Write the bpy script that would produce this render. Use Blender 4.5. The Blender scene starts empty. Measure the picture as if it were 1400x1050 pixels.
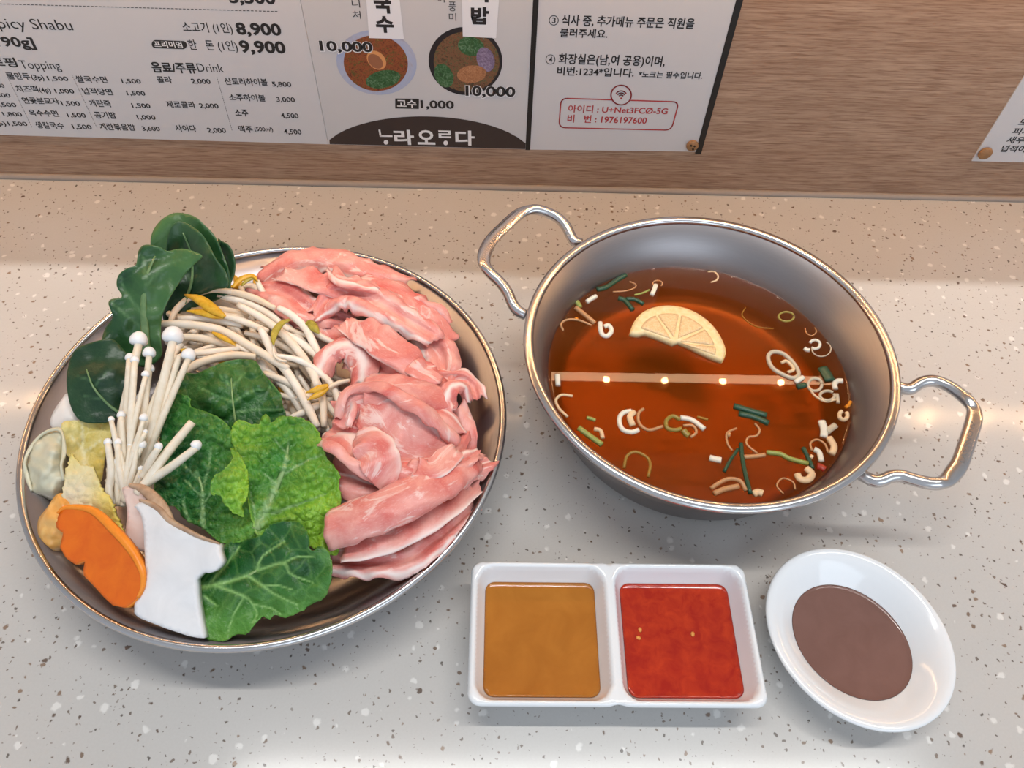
import bpy, bmesh, math, random
import numpy as np
from mathutils import Vector, noise, geometry

random.seed(7)
S = bpy.context.scene
COL = S.collection
PI = math.pi

# ---------------------------------------------------------------- camera
F, PITCH, ROLL, YAW, HC = 1060.0, 0.9438357, 0.0496278, 0.0405608, 0.46
_cy, _sy = math.cos(YAW), math.sin(YAW)
FW = Vector((_sy * math.cos(PITCH), _cy * math.cos(PITCH), -math.sin(PITCH)))
_rt = Vector((_cy, -_sy, 0.0))
_up = _rt.cross(FW)
RT = math.cos(ROLL) * _rt + math.sin(ROLL) * _up
UP = -math.sin(ROLL) * _rt + math.cos(ROLL) * _up
EYE = Vector((0, 0, HC))
cd = bpy.data.cameras.new('camera')
cd.sensor_fit = 'HORIZONTAL'
cd.sensor_width = 36.0
cd.lens = F / 1400.0 * 36.0
cd.clip_start = 0.01
cam = bpy.data.objects.new('camera', cd)
COL.objects.link(cam)
from mathutils import Matrix
cam.matrix_world = Matrix(((RT.x, UP.x, -FW.x, 0), (RT.y, UP.y, -FW.y, 0), (RT.z, UP.z, -FW.z, HC), (0, 0, 0, 1)))
S.camera = cam

# ---------------------------------------------------------------- light
S.view_settings.view_transform = 'Standard'
S.view_settings.look = 'None'
S.view_settings.exposure = 0.0
S.view_settings.gamma = 1.0
S.view_settings.use_curve_mapping = False
W = bpy.data.worlds.new('world')
S.world = W
W.use_nodes = True
_bg = W.node_tree.nodes['Background']
_tc = W.node_tree.nodes.new('ShaderNodeTexCoord')
_sx = W.node_tree.nodes.new('ShaderNodeSeparateXYZ')
_rp = W.node_tree.nodes.new('ShaderNodeValToRGB')
W.node_tree.links.new(_tc.outputs['Generated'], _sx.inputs[0])
_mr = W.node_tree.nodes.new('ShaderNodeMapRange')
_mr.inputs[1].default_value = -1.0
_mr.inputs[2].default_value = 1.0
W.node_tree.links.new(_sx.outputs[1], _mr.inputs[0])
W.node_tree.links.new(_mr.outputs[0], _rp.inputs[0])
# the room behind the diner is brighter (daylight), the kitchen side dimmer
_rp.color_ramp.elements[0].position = 0.15
_rp.color_ramp.elements[0].color = (0.86, 0.95, 1.08, 1)
_rp.color_ramp.elements[1].position = 0.85
_rp.color_ramp.elements[1].color = (0.46, 0.45, 0.45, 1)
W.node_tree.links.new(_rp.outputs[0], _bg.inputs[0])
_bg.inputs[1].default_value = 0.56


def area(name, loc, sx, sy, power, color, aim=None):
    l = bpy.data.lights.new(name, 'AREA')
    l.shape = 'RECTANGLE'
    l.size, l.size_y = sx, sy
    l.energy = power
    l.color = color
    o = bpy.data.objects.new(name, l)
    COL.objects.link(o)
    o.location = loc
    if aim is not None:
        o.rotation_euler = Vector(aim).to_track_quat('-Z', 'Y').to_euler()
    return o


# long fluorescent tube on the ceiling, parallel to the counter
area('ceiling_tube_light', (0.30, 0.40, 2.35), 2.2, 0.06, 31.0, (1.0, 0.985, 0.955))
# daylight from the shop front behind the diner
area('shop_window_light', (0.9, -2.2, 1.5), 2.2, 1.4, 19.0, (0.74, 0.87, 1.0), (-0.35, 1.0, -0.5))

# ---------------------------------------------------------------- projection helpers


def ray(px, py):
    return (FW * F + RT * (px - 700.0) + UP * (525.0 - py))


def P(px, py, z=0.0):
    d = ray(px, py)
    return EYE + d * ((z - HC) / d.z)


YW = 0.5504


def Wp(px, py):
    d = ray(px, py)
    return EYE + d * (YW / d.y)


def s2l(c):
    return tuple((x / 12.92 if x <= 0.04045 else ((x + 0.055) / 1.055) ** 2.4) for x in (v / 255.0 for v in c))


# ---------------------------------------------------------------- materials


class NT:
    def __init__(s, name):
        s.m = bpy.data.materials.new(name)
        s.m.use_nodes = True
        s.t = s.m.node_tree
        s.b = s.t.nodes['Principled BSDF']
        s.out = s.t.nodes['Material Output']

    def n(s, typ, **kw):
        x = s.t.nodes.new(typ)
        for k, v in kw.items():
            setattr(x, k, v)
        return x

    def l(s, a, b):
        s.t.links.new(a, b)

    def set(s, x, i, v):
        if hasattr(v, 'is_linked') or isinstance(v, bpy.types.NodeSocket):
            s.l(v, x.inputs[i])
        else:
            if isinstance(v, (tuple, list)) and len(v) == 3 and x.inputs[i].type == 'RGBA':
                v = tuple(v) + (1,)
            x.inputs[i].default_value = v

    def math(s, op, a, b=0.0, clamp=False):
        x = s.n('ShaderNodeMath', operation=op, use_clamp=clamp)
        s.set(x, 0, a)
        s.set(x, 1, b)
        return x.outputs[0]

    def mix(s, f, a, b, blend='MIX'):
        x = s.n('ShaderNodeMix', data_type='RGBA', blend_type=blend)
        s.set(x, 0, f)
        s.set(x, 6, a)
        s.set(x, 7, b)
        return x.outputs[2]

    def rng(s, v, a, b, c=0.0, d=1.0):
        x = s.n('ShaderNodeMapRange')
        s.set(x, 0, v)
        for i, q in enumerate((a, b, c, d)):
            x.inputs[i + 1].default_value = q
        return x.outputs[0]

    def obj(s, scale=(1, 1, 1)):
        t = s.n('ShaderNodeTexCoord')
        mp = s.n('ShaderNodeMapping')
        mp.inputs['Scale'].default_value = scale
        s.l(t.outputs['Object'], mp.inputs[0])
        return mp.outputs[0]

    def uv(s, scale=(1, 1, 1)):
        t = s.n('ShaderNodeTexCoord')
        mp = s.n('ShaderNodeMapping')
        mp.inputs['Scale'].default_value = scale
        s.l(t.outputs['UV'], mp.inputs[0])
        return mp.outputs[0]

    def attr(s, name):
        return s.n('ShaderNodeAttribute', attribute_name=name).outputs['Fac']

    def noise(s, vec, scale, detail=3.0, rough=0.55, dist=0.0):
        x = s.n('ShaderNodeTexNoise')
        s.l(vec, x.inputs['Vector'])
        x.inputs['Scale'].default_value = scale
        x.inputs['Detail'].default_value = detail
        x.inputs['Roughness'].default_value = rough
        x.inputs['Distortion'].default_value = dist
        return x.outputs[0]

    def bump(s, h, strength=0.3, dist=0.001):
        x = s.n('ShaderNodeBump')
        x.inputs['Strength'].default_value = strength
        x.inputs['Distance'].default_value = dist
        s.l(h, x.inputs['Height'])
        s.l(x.outputs[0], s.b.inputs['Normal'])

    def fin(s, color=None, rough=0.5, **kw):
        if color is not None:
            s.set(s.b, 'Base Color', color)
        s.set(s.b, 'Roughness', rough)
        for k, v in kw.items():
            s.set(s.b, k.replace('_', ' '), v)
        return s.m


def plain(name, rgb, rough=0.5, var=0.06, vscale=300.0, **kw):
    """one colour with a faint procedural mottle"""
    t = NT(name)
    c = s2l(rgb)
    n = t.noise(t.obj(), vscale)
    col = t.mix(n, tuple(x * (1 - var) for x in c), tuple(min(1, x * (1 + var)) for x in c))
    return t.fin(col, rough, **kw)


def chips(t, vec, scale, prob, size, soft=12.0):
    v = t.n('ShaderNodeTexVoronoi', voronoi_dimensions='2D')
    t.l(vec, v.inputs['Vector'])
    v.inputs['Scale'].default_value = scale
    sp = t.n('ShaderNodeSeparateColor')
    t.l(v.outputs['Color'], sp.inputs[0])
    sz = t.rng(sp.outputs[0], 1 - prob, 1.0, 0.0, size)
    m = t.math('MULTIPLY', t.math('SUBTRACT', sz, v.outputs['Distance']), soft, True)
    return m, sp.outputs[1]


def m_counter():
    t = NT('speckled_solid_surface')
    v = t.obj()
    nz = t.n('ShaderNodeTexNoise')
    t.l(v, nz.inputs['Vector'])
    nz.inputs['Scale'].default_value = 260
    off = t.n('ShaderNodeVectorMath', operation='MULTIPLY_ADD')
    t.l(nz.outputs['Color'], off.inputs[0])
    off.inputs[1].default_value = (0.004, 0.004, 0)
    t.l(v, off.inputs[2])
    w = off.outputs[0]
    base = t.mix(t.noise(v, 9.0, 4), s2l((196, 192, 187)), s2l((204, 201, 197)))
    base = t.mix(t.math('MULTIPLY', t.noise(v, 700.0, 2), 0.25), base, s2l((172, 165, 158)))
    m1, c1 = chips(t, w, 76.0, 0.42, 0.22)
    base = t.mix(t.math('MULTIPLY', m1, 0.75), base, s2l((232, 229, 224)))
    m2, c2 = chips(t, w, 135.0, 0.24, 0.23)
    base = t.mix(t.math('MULTIPLY', m2, 0.9), base, t.mix(c2, s2l((88, 66, 52)), s2l((150, 124, 102))))
    m3, c3 = chips(t, w, 240.0, 0.24, 0.26)
    base = t.mix(t.math('MULTIPLY', m3, 0.8), base, t.mix(c3, s2l((58, 46, 38)), s2l((120, 98, 80))))
    m4, c4 = chips(t, w, 420.0, 0.12, 0.28)
    base = t.mix(t.math('MULTIPLY', m4, 0.55), base, s2l((110, 92, 78)))
    return t.fin(base, 0.13, Specular_IOR_Level=0.45)


def m_wood():
    t = NT('oak_veneer')
    v = t.obj((1.0, 1.0, 9.0))
    g1 = t.noise(v, 9.0, 6, 0.62, 0.8)
    v2 = t.obj((2.0, 1.0, 55.0))
    g2 = t.noise(v2, 9.0, 5, 0.7, 0.25)
    v3 = t.obj((5.0, 1.0, 105.0))
    g3 = t.noise(v3, 9.0, 3, 0.6, 0.0)
    c = t.mix(t.rng(g1, 0.3, 0.7), s2l((166, 134, 110)), s2l((188, 158, 134)))
    c = t.mix(t.rng(g2, 0.42, 0.68, 0.0, 0.75), c, s2l((134, 99, 78)))
    c = t.mix(t.rng(g3, 0.48, 0.68, 0.0, 0.75), c, s2l((122, 88, 68)))
    t.bump(g3, 0.12, 0.0005)
    return t.fin(c, 0.5, Specular_IOR_Level=0.3)


def m_steel(name, base, rough, brush=(1, 1, 1), bs=400.0, amt=0.03):
    t = NT(name)
    n = t.noise(t.obj(brush), bs, 2)
    c = t.mix(n, tuple(x * (1 - amt) for x in base), tuple(min(1, x * (1 + amt)) for x in base))
    return t.fin(c, rough, Metallic=1.0)


M = {}
M['counter'] = m_counter()
M['wood'] = m_wood()
M['steel'] = m_steel('polished_steel', (0.62, 0.60, 0.595), 0.22, (1, 1, 1), 60.0)
M['steel_in'] = m_steel('brushed_steel', (0.31, 0.285, 0.285), 0.40, (1, 1, 14), 60.0, 0.05)
M['steel_dull'] = m_steel('satin_steel', (0.30, 0.275, 0.28), 0.33, (1, 1, 14), 60.0, 0.05)
M['engrave'] = plain('engraved_lettering', (120, 120, 122), 0.5, Metallic=0.8)
M['seal'] = plain('grey_silicone', (158, 146, 136), 0.55)
M['porcelain'] = plain('white_porcelain', (236, 238, 240), 0.12, 0.01, Coat_Weight=0.4, Coat_Roughness=0.04)
M['paper'] = plain('printed_paper', (205, 203, 205), 0.45, 0.015, 40.0)
M['paper2'] = plain('printed_paper_grey', (200, 198, 199), 0.45, 0.015, 40.0)
M['label'] = plain('white_label_paper', (228, 228, 232), 0.5, 0.01)
M['ink'] = plain('black_ink', (28, 27, 29), 0.5, 0.05)
M['ink_white'] = plain('white_ink', (232, 230, 230), 0.5, 0.02)
M['ink_grey'] = plain('grey_ink', (96, 94, 98), 0.5, 0.05)
M['ink_red'] = plain('red_ink', (176, 52, 54), 0.5, 0.05)
M['ink_brown'] = plain('dark_brown_ink', (52, 40, 38), 0.5, 0.05)
M['black_edge'] = plain('black_poster_edge', (22, 21, 22), 0.45, 0.05)

# ---------------------------------------------------------------- object helpers


def tag(o, label=None, cat=None, group=None, kind=None):
    if label:
        o['label'] = label
    if cat:
        o['category'] = cat
    if group:
        o['group'] = group
    if kind:
        o['kind'] = kind
    return o


def thing(name, label, cat, loc, group=None):
    o = bpy.data.objects.new(name, None)
    o.empty_display_size = 0.01
    COL.objects.link(o)
    o.location = loc
    return tag(o, label, cat, group)


def mk(name, verts, faces, mat, parent=None, smooth=True, attrs=None, uvs=None, origin=None, fixn=True, thick=0.0, offset=0.0):
    """one mesh object from world-space vertices"""
    verts = [Vector(v) for v in verts]
    if parent is not None:
        o0 = Vector(parent.matrix_basis.translation)
        if parent.parent is not None:
            o0 = o0 + Vector(parent.parent.matrix_basis.translation)
    elif origin is not None:
        o0 = Vector(origin)
    else:
        n = max(1, len(verts))
        o0 = Vector((sum(v.x for v in verts) / n, sum(v.y for v in verts) / n, min(v.z for v in verts)))
    me = bpy.data.meshes.new(name)
    me.from_pydata([tuple(v - o0) for v in verts], [], [list(f) for f in faces])
    if uvs is not None:
        ul = me.uv_layers.new(name='UVMap')
        flat = np.empty(len(me.loops) * 2, np.float32)
        vi = np.empty(len(me.loops), np.int32)
        me.loops.foreach_get('vertex_index', vi)
        flat = np.asarray(uvs, np.float32)[vi].ravel()
        ul.data.foreach_set('uv', flat)
    for k, vals in (attrs or {}).items():
        a = me.attributes.new(k, 'FLOAT', 'POINT')
        a.data.foreach_set('value', np.asarray(vals, np.float32))
    me.update()
    if fixn:
        bm = bmesh.new()
        bm.from_mesh(me)
        bmesh.ops.recalc_face_normals(bm, faces=bm.faces)
        bm.to_mesh(me)
        bm.free()
    if smooth:
        me.polygons.foreach_set('use_smooth', [True] * len(me.polygons))
    if mat is not None:
        me.materials.append(mat)
    o = bpy.data.objects.new(name, me)
    COL.objects.link(o)
    if parent is not None:
        o.parent = parent
    else:
        o.location = o0
    if thick:
        sm = o.modifiers.new('thickness', 'SOLIDIFY')
        sm.thickness = thick
        sm.offset = offset
    return o


def copy_tree(o, parent=None):
    c = o.copy()
    COL.objects.link(c)
    c.parent = parent
    for ch in list(o.children):
        copy_tree(ch, c)
    return c


def box(x0, x1, y0, y1, z0, z1):
    v = [(x0, y0, z0), (x1, y0, z0), (x1, y1, z0), (x0, y1, z0), (x0, y0, z1), (x1, y0, z1), (x1, y1, z1), (x0, y1, z1)]
    f = [(3, 2, 1, 0), (4, 5, 6, 7), (0, 1, 5, 4), (1, 2, 6, 5), (2, 3, 7, 6), (3, 0, 4, 7)]
    return v, f


def lathe(prof, cx, cy, n=128, closed=False, sx=1.0, sy=1.0, rot=0.0):
    v, f = [], []
    m = len(prof)
    cr, sr = math.cos(rot), math.sin(rot)
    for (r, z) in prof:
        for k in range(n):
            a = 2 * PI * k / n
            x, y = r * sx * math.cos(a), r * sy * math.sin(a)
            v.append((cx + x * cr - y * sr, cy + x * sr + y * cr, z))
    rows = m if closed else m - 1
    for i in range(rows):
        j = (i + 1) % m
        for k in range(n):
            q = (k + 1) % n
            f.append((i * n + k, i * n + q, j * n + q, j * n + k))
    if not closed:
        for i in (0, m - 1):
            if prof[i][0] > 1e-5:
                f.append(tuple(i * n + k for k in range(n)))
    return v, f


def catmull(pts, per=6, closed=False):
    pts = [np.asarray(p, float) for p in pts]
    n = len(pts)
    out = []
    segs = n if closed else n - 1
    for i in range(segs):
        if closed:
            a, b, c, d = pts[(i - 1) % n], pts[i], pts[(i + 1) % n], pts[(i + 2) % n]
        else:
            b, c = pts[i], pts[i + 1]
            a = pts[i - 1] if i > 0 else 2 * b - c
            d = pts[i + 2] if i + 2 < n else 2 * c - b
        for k in range(per):
            t = k / per
            out.append(0.5 * ((2 * b) + (c - a) * t + (2 * a - 5 * b + 4 * c - d) * t * t + (3 * b - a - 3 * c + d) * t ** 3))
    if not closed:
        out.append(pts[-1])
    return out


def tube(pts, rad, segs=10, per=5, closed=False, cap=True, square=False):
    """pts world points; rad scalar or per-control (half width, half height); returns verts, faces"""
    ctl = []
    for i, p in enumerate(pts):
        r = rad[i] if isinstance(rad, (list, tuple)) and not isinstance(rad[0], (int, float)) else (rad if isinstance(rad, tuple) else (rad, rad))
        ctl.append(list(p) + [r[0], r[1]])
    c = catmull(ctl, per, closed)
    n = len(c)
    v, f = [], []
    for i in range(n):
        if closed:
            t = c[(i + 1) % n][:3] - c[i - 1][:3]
        else:
            t = c[min(i + 1, n - 1)][:3] - c[max(i - 1, 0)][:3]
        t = Vector(t)
        if t.length < 1e-9:
            t = Vector((1, 0, 0))
        t.normalize()
        upv = Vector((0, 0, 1))
        if abs(t.z) > 0.95:
            upv = Vector((0, 1, 0))
        sd = t.cross(upv).normalized()
        u2 = sd.cross(t).normalized()
        ctr = Vector(c[i][:3])
        for k in range(segs):
            a = 2 * PI * k / segs
            ca, sa = math.cos(a), math.sin(a)
            if square:
                q = (abs(ca) ** 4 + abs(sa) ** 4) ** -0.25
                ca, sa = ca * q, sa * q
            v.append(ctr + sd * (ca * c[i][3]) + u2 * (sa * c[i][4]))
    rows = n if closed else n - 1
    for i in range(rows):
        j = (i + 1) % n
        for k in range(segs):
            q = (k + 1) % segs
            f.append((i * segs + k, i * segs + q, j * segs + q, j * segs + k))
    if cap and not closed:
        f.append(tuple(range(segs))[::-1])
        f.append(tuple((n - 1) * segs + k for k in range(segs)))
    return v, f


def inside(poly, x, y):
    c = False
    n = len(poly)
    j = n - 1
    for i in range(n):
        xi, yi = poly[i]
        xj, yj = poly[j]
        if (yi > y) != (yj > y) and x < (xj - xi) * (y - yi) / (yj - yi) + xi:
            c = not c
        j = i
    return c


def seg_dist(Q, A, B):
    """Q (n,2), segments A,B (m,2) -> min distance (n,)"""
    best = np.full(len(Q), 1e9)
    for a, b in zip(A, B):
        ab = b - a
        t = np.clip(((Q - a) @ ab) / max(1e-12, ab @ ab), 0, 1)
        d = np.hypot(*(Q - (a + t[:, None] * ab)).T)
        best = np.minimum(best, d)
    return best


def fill(poly, step):
    """triangulate a 2-D polygon with an interior hex grid; returns pts (n,2), tris, distance to the boundary"""
    poly = [tuple(map(float, p[:2])) for p in poly]
    A = np.array(poly)
    B = np.roll(A, -1, axis=0)
    x0, y0 = A.min(0)
    x1, y1 = A.max(0)
    cand = []
    r = 0
    y = y0
    while y < y1:
        x = x0 + (step / 2 if r % 2 else 0)
        while x < x1:
            cand.append((x, y))
            x += step
        y += step * 0.866
        r += 1
    cand = np.array(cand)
    # vectorised inside test
    ins = np.zeros(len(cand), bool)
    for (xi, yi), (xj, yj) in zip(A, B):
        c = (yi > cand[:, 1]) != (yj > cand[:, 1])
        if abs(yj - yi) > 1e-12:
            ins ^= c & (cand[:, 0] < (xj - xi) * (cand[:, 1] - yi) / (yj - yi) + xi)
    cand = cand[ins]
    if len(cand):
        d = seg_dist(cand, A, B)
        cand = cand[d > step * 0.55]
    pts = np.vstack([A, cand]) if len(cand) else A
    n = len(A)
    res = geometry.delaunay_2d_cdt([Vector(p) for p in pts], [(i, (i + 1) % n) for i in range(n)], [], 1, 1e-7)
    V = np.array([tuple(p) for p in res[0]])
    return V, res[2], seg_dist(V, A, B)


def resample(poly, step):
    poly = [np.asarray(p, float) for p in poly]
    L = [0.0]
    for i in range(len(poly)):
        L.append(L[-1] + np.linalg.norm(poly[(i + 1) % len(poly)] - poly[i]))
    n = max(8, int(L[-1] / step))
    out = []
    i = 0
    for k in range(n):
        s = L[-1] * k / n
        while L[i + 1] < s:
            i += 1
        t = (s - L[i]) / max(1e-9, L[i + 1] - L[i])
        out.append(tuple(poly[i] * (1 - t) + poly[(i + 1) % len(poly)] * t))
    return out


def rbf(ctl):
    C = np.array(ctl, float)
    X, zv = C[:, :2] / 100.0, C[:, 2]
    n = len(X)
    R = np.linalg.norm(X[:, None] - X[None], axis=2)
    Am = np.zeros((n + 3, n + 3))
    Am[:n, :n] = R + 0.02 * np.eye(n) * -1
    Am[:n, n] = 1
    Am[:n, n + 1:] = X
    Am[n, :n] = 1
    Am[n + 1:, :n] = X.T
    w = np.linalg.lstsq(Am, np.r_[zv, 0, 0, 0], rcond=None)[0]

    def f(Q):
        Q = np.asarray(Q, float) / 100.0
        return np.linalg.norm(Q[:, None] - X[None], axis=2) @ w[:n] + w[n] + Q @ w[n + 1:]
    return f


def sheet(name, outline, hts, mat, parent=None, step=4.0, thick=0.0007, ragged=0.0, rstep=None, dz=None, veins=(), tone=None, smooth_outline=True, offset=0.0, seed=0, raw=False):
    """a leaf-like sheet: outline traced in picture pixels, heights given at control points, so every vertex stands at its own depth"""
    o = [tuple(map(float, p)) for p in outline]
    if smooth_outline:
        o = [tuple(p) for p in catmull(o, 4, True)]
    o = resample(o, rstep or step)
    if ragged:
        rr = random.Random(seed)
        o = [(x + rr.uniform(-ragged, ragged), y + rr.uniform(-ragged, ragged)) for x, y in o]
    V, T, D = fill(o, step)
    z = rbf(hts)(V) if len(hts) > 3 else np.full(len(V), hts[0][2])
    if dz is not None:
        z = z + np.array([dz(x, y, d) for (x, y), d in zip(V, D)])
    pts = [P(x, y, zz) for (x, y), zz in zip(V, z)]
    vein = np.zeros(len(V))
    for pl, w0, w1 in veins:
        pl = np.array([p[:2] for p in catmull(pl, 5)], float)
        for i in range(len(pl) - 1):
            w = w0 + (w1 - w0) * i / max(1, len(pl) - 2)
            d = seg_dist(V, pl[i:i + 1], pl[i + 1:i + 2])
            vein = np.maximum(vein, np.exp(-(d / w) ** 2))
    at = {'vein': vein, 'rim': np.clip(D / 10.0, 0, 1)}
    at['tone'] = np.clip(rbf(tone)(V), 0, 1) if tone else np.zeros(len(V))
    if raw:
        return pts, T, at
    return mk(name, pts, T, mat, parent, attrs=at, uvs=V * 0.0005, thick=thick, offset=offset)


# ---------------------------------------------------------------- lettering
_font_cache = {}


def glyphs(txt, bold=0.0):
    key = (txt, bold)
    if key in _font_cache:
        return _font_cache[key]
    cu = bpy.data.curves.new('t', 'FONT')
    cu.body = txt
    cu.size = 1.0
    cu.offset = bold
    cu.resolution_u = 3
    cu.fill_mode = 'FRONT'
    ob = bpy.data.objects.new('t', cu)
    COL.objects.link(ob)
    dg = bpy.context.evaluated_depsgraph_get()
    ev = ob.evaluated_get(dg)
    me = ev.to_mesh()
    v = np.array([tuple(x.co) for x in me.vertices]).reshape(-1, 3)[:, :2]
    f = [tuple(p.vertices) for p in me.polygons]
    ev.to_mesh_clear()
    bpy.data.objects.remove(ob)
    bpy.data.curves.remove(cu)
    _font_cache[key] = (v, f)
    return v, f


class Ink:
    """collects flat lettering on the wall plane, one mesh per ink colour"""

    def __init__(s, y):
        s.y = y
        s.v, s.f = [], []

    def add2d(s, pts, faces):
        b = len(s.v)
        s.v += [(x, s.y, z) for x, z in pts]
        s.f += [tuple(b + i for i in f) for f in faces]

    def text(s, txt, x0, x1, base, h, bold=0.0):
        """left, right, baseline and glyph height in picture pixels"""
        v, f = glyphs(txt, bold)
        if not len(v):
            return
        a, b = Wp(x0, base), Wp(x1, base)
        t = Wp((x0 + x1) / 2, base - h)
        ph = t.z - (a.z + b.z) / 2
        mn, mx = v.min(0), v.max(0)
        desc = 0.0
        q = np.empty_like(v)
        q[:, 0] = a.x + (v[:, 0] - mn[0]) / (mx[0] - mn[0]) * (b.x - a.x)
        top = mx[1]
        bot = min(0.0, mn[1]) if not any(c in 'gpqy,()[]|/' for c in txt) else 0.0
        q[:, 1] = (a.z + b.z) / 2 + (v[:, 1] - bot) / (top - bot) * ph
        s.add2d(q, f)

    def poly(s, px):
        q = [Wp(x, y) for x, y in px]
        s.add2d([(p.x, p.z) for p in q], [tuple(range(len(q)))])

    def line(s, px, w):
        q = [Wp(x, y) for x, y in px]
        q = [Vector((p.x, p.z)) for p in q]
        for a, b in zip(q, q[1:]):
            d = (b - a).normalized()
            n = Vector((-d.y, d.x)) * w / 2
            e = d * w * 0.3
            s.add2d([tuple(a + n - e), tuple(b + n + e), tuple(b - n + e), tuple(a - n - e)], [(0, 1, 2, 3)])

    def dash(s, a, b, n, w):
        a, b = np.array(a, float), np.array(b, float)
        for k in range(n):
            p, q = a + (b - a) * k / n, a + (b - a) * (k + 0.55) / n
            s.line([tuple(p), tuple(q)], w)

    def build(s, name, mat, parent):
        return mk(name, s.v, s.f, mat, parent, smooth=False, fixn=False)


def ell(cx, cy, rx, ry, n=40, a0=0.0, a1=2 * PI):
    return [(cx + rx * math.cos(a0 + (a1 - a0) * k / n), cy + ry * math.sin(a0 + (a1 - a0) * k / n)) for k in range(n + (0 if abs(a1 - a0 - 2 * PI) < 1e-6 else 1))]

# ================================================================ the setting
v, f = box(-1.4, 1.5, -0.25, YW, -0.03, 0.0)
o = mk('countertop', v, f, M['counter'], smooth=False, origin=(0, 0, 0))
bv = o.modifiers.new('edge', 'BEVEL')
bv.width = 0.004
bv.segments = 3
tag(o, 'speckled beige stone-look worktop carrying all the dishes', 'counter')
v, f = box(-1.4, 1.5, YW, YW + 0.03, -0.03, 0.62)
o = mk('wall_back', v, f, M['wood'], smooth=False, origin=(0, 0, 0))
tag(o, kind='structure')
# grey sealant bead along the foot of the wood panel
v, f = tube([(-1.4, YW - 0.0015, 0.001), (0, YW - 0.0015, 0.001), (1.5, YW - 0.0015, 0.001)], 0.0032, 8, 2)
o = mk('trim_1', v, f, M['seal'], origin=(0, YW, 0))
tag(o, kind='structure')

# shelf above the counter, out of the picture: shades the back of the counter, carries the row of warm bulbs
v, f = box(-1.4, 1.5, 0.4375, YW, 0.335, 0.355)
sh = mk('wall_shelf', v, f, M['wood'], smooth=False, origin=(0, 0, 0.335))
tag(sh, 'wooden shelf fixed to the wall above the counter', 'shelf')
lt = NT('warm_bulb')
lt.b.inputs['Base Color'].default_value = (0.9, 0.7, 0.4, 1)
lt.b.inputs['Emission Color'].default_value = (1.0, 0.62, 0.28, 1)
lt.b.inputs['Emission Strength'].default_value = 140.0
M['bulb'] = lt.m
M['strip'] = plain('lamp_strip_enamel', (158, 112, 72), 0.4)
strip = thing('lamp_strip', 'strip lamp with a row of small warm bulbs under the wall shelf', 'lamp', (0.1, 0.516, 0.310))
v, f = box(-1.3, 1.4, 0.506, 0.527, 0.310, 0.335)
mk('housing', v, f, M['strip'], strip, smooth=False)
xs = [0.193 + 0.066 * k for k in range(-18, 17)]
bm0 = None
for x in xs:
    if bm0 is None:
        v, f = lathe([(0.0, 0.3045), (0.0024, 0.3052), (0.0038, 0.307), (0.004, 0.3085), (0.003, 0.310)], x, 0.516, 16)
        bm0 = mk('bulb', v, f, M['bulb'], strip)
        bx0 = x
    else:
        c = bm0.copy()
        COL.objects.link(c)
        c.location.x = x - bx0
area('shelf_lamp_light', (0.1, 0.516, 0.3035), 2.4, 0.012, 1.5, (1.0, 0.64, 0.36))

# ================================================================ posters on the wall
PY = YW - 0.0012      # face of the papers
IY = PY - 0.00012     # printing


def poster(name, label, xl, xr, zb, ztop, mat, cat='poster', zb2=None):
    t = thing(name, label, cat, ((xl + xr) / 2, YW, zb))
    z2 = zb if zb2 is None else zb2
    y0, y1 = PY, YW
    v = [(xl, y0, zb), (xr, y0, z2), (xr, y0, ztop), (xl, y0, ztop), (xl, y1, zb), (xr, y1, z2), (xr, y1, ztop), (xl, y1, ztop)]
    f = [(0, 1, 2, 3), (7, 6, 5, 4), (0, 4, 5, 1), (1, 5, 6, 2), (2, 6, 7, 3), (3, 7, 4, 0)]
    mk('sheet', v, f, mat, t, smooth=False)
    return t


TOP = 0.232
pa, pb = Wp(-60, 181.5), Wp(449.5, 196)
menu = poster('menu_poster', 'white price menu at the far left with toppings and drinks in black', pa.x, pb.x - 0.0003, pa.z, TOP, M['paper'], zb2=pb.z)
k = Ink(IY)
k.dash((0, 4), (382, 14.5), 70, 0.0005)
k.text('5,500', 315, 378, 3, 16, 0.035)
k.text('Spicy Shabu', -10, 101, 38.5, 14)
k.text('[190g]', -14, 50, 62, 13, 0.03)
k.text('소고기 (1인)', 252, 319, 42, 13, 0.008)
k.text('8,900', 325, 386, 46, 16, 0.035)
k.text('한   돈 (1인)', 260, 326, 66.5, 13, 0.008)
k.text('9,900', 330, 392, 70.5, 16, 0.035)
k.text('토핑', -8, 27, 90.5, 13.5, 0.03)
k.text('Topping', 31, 85, 93, 11)
k.text('음료/주류', 210, 270, 97, 13, 0.03)
k.text('Drink', 272, 307, 97, 11)
B = 0.022
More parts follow.
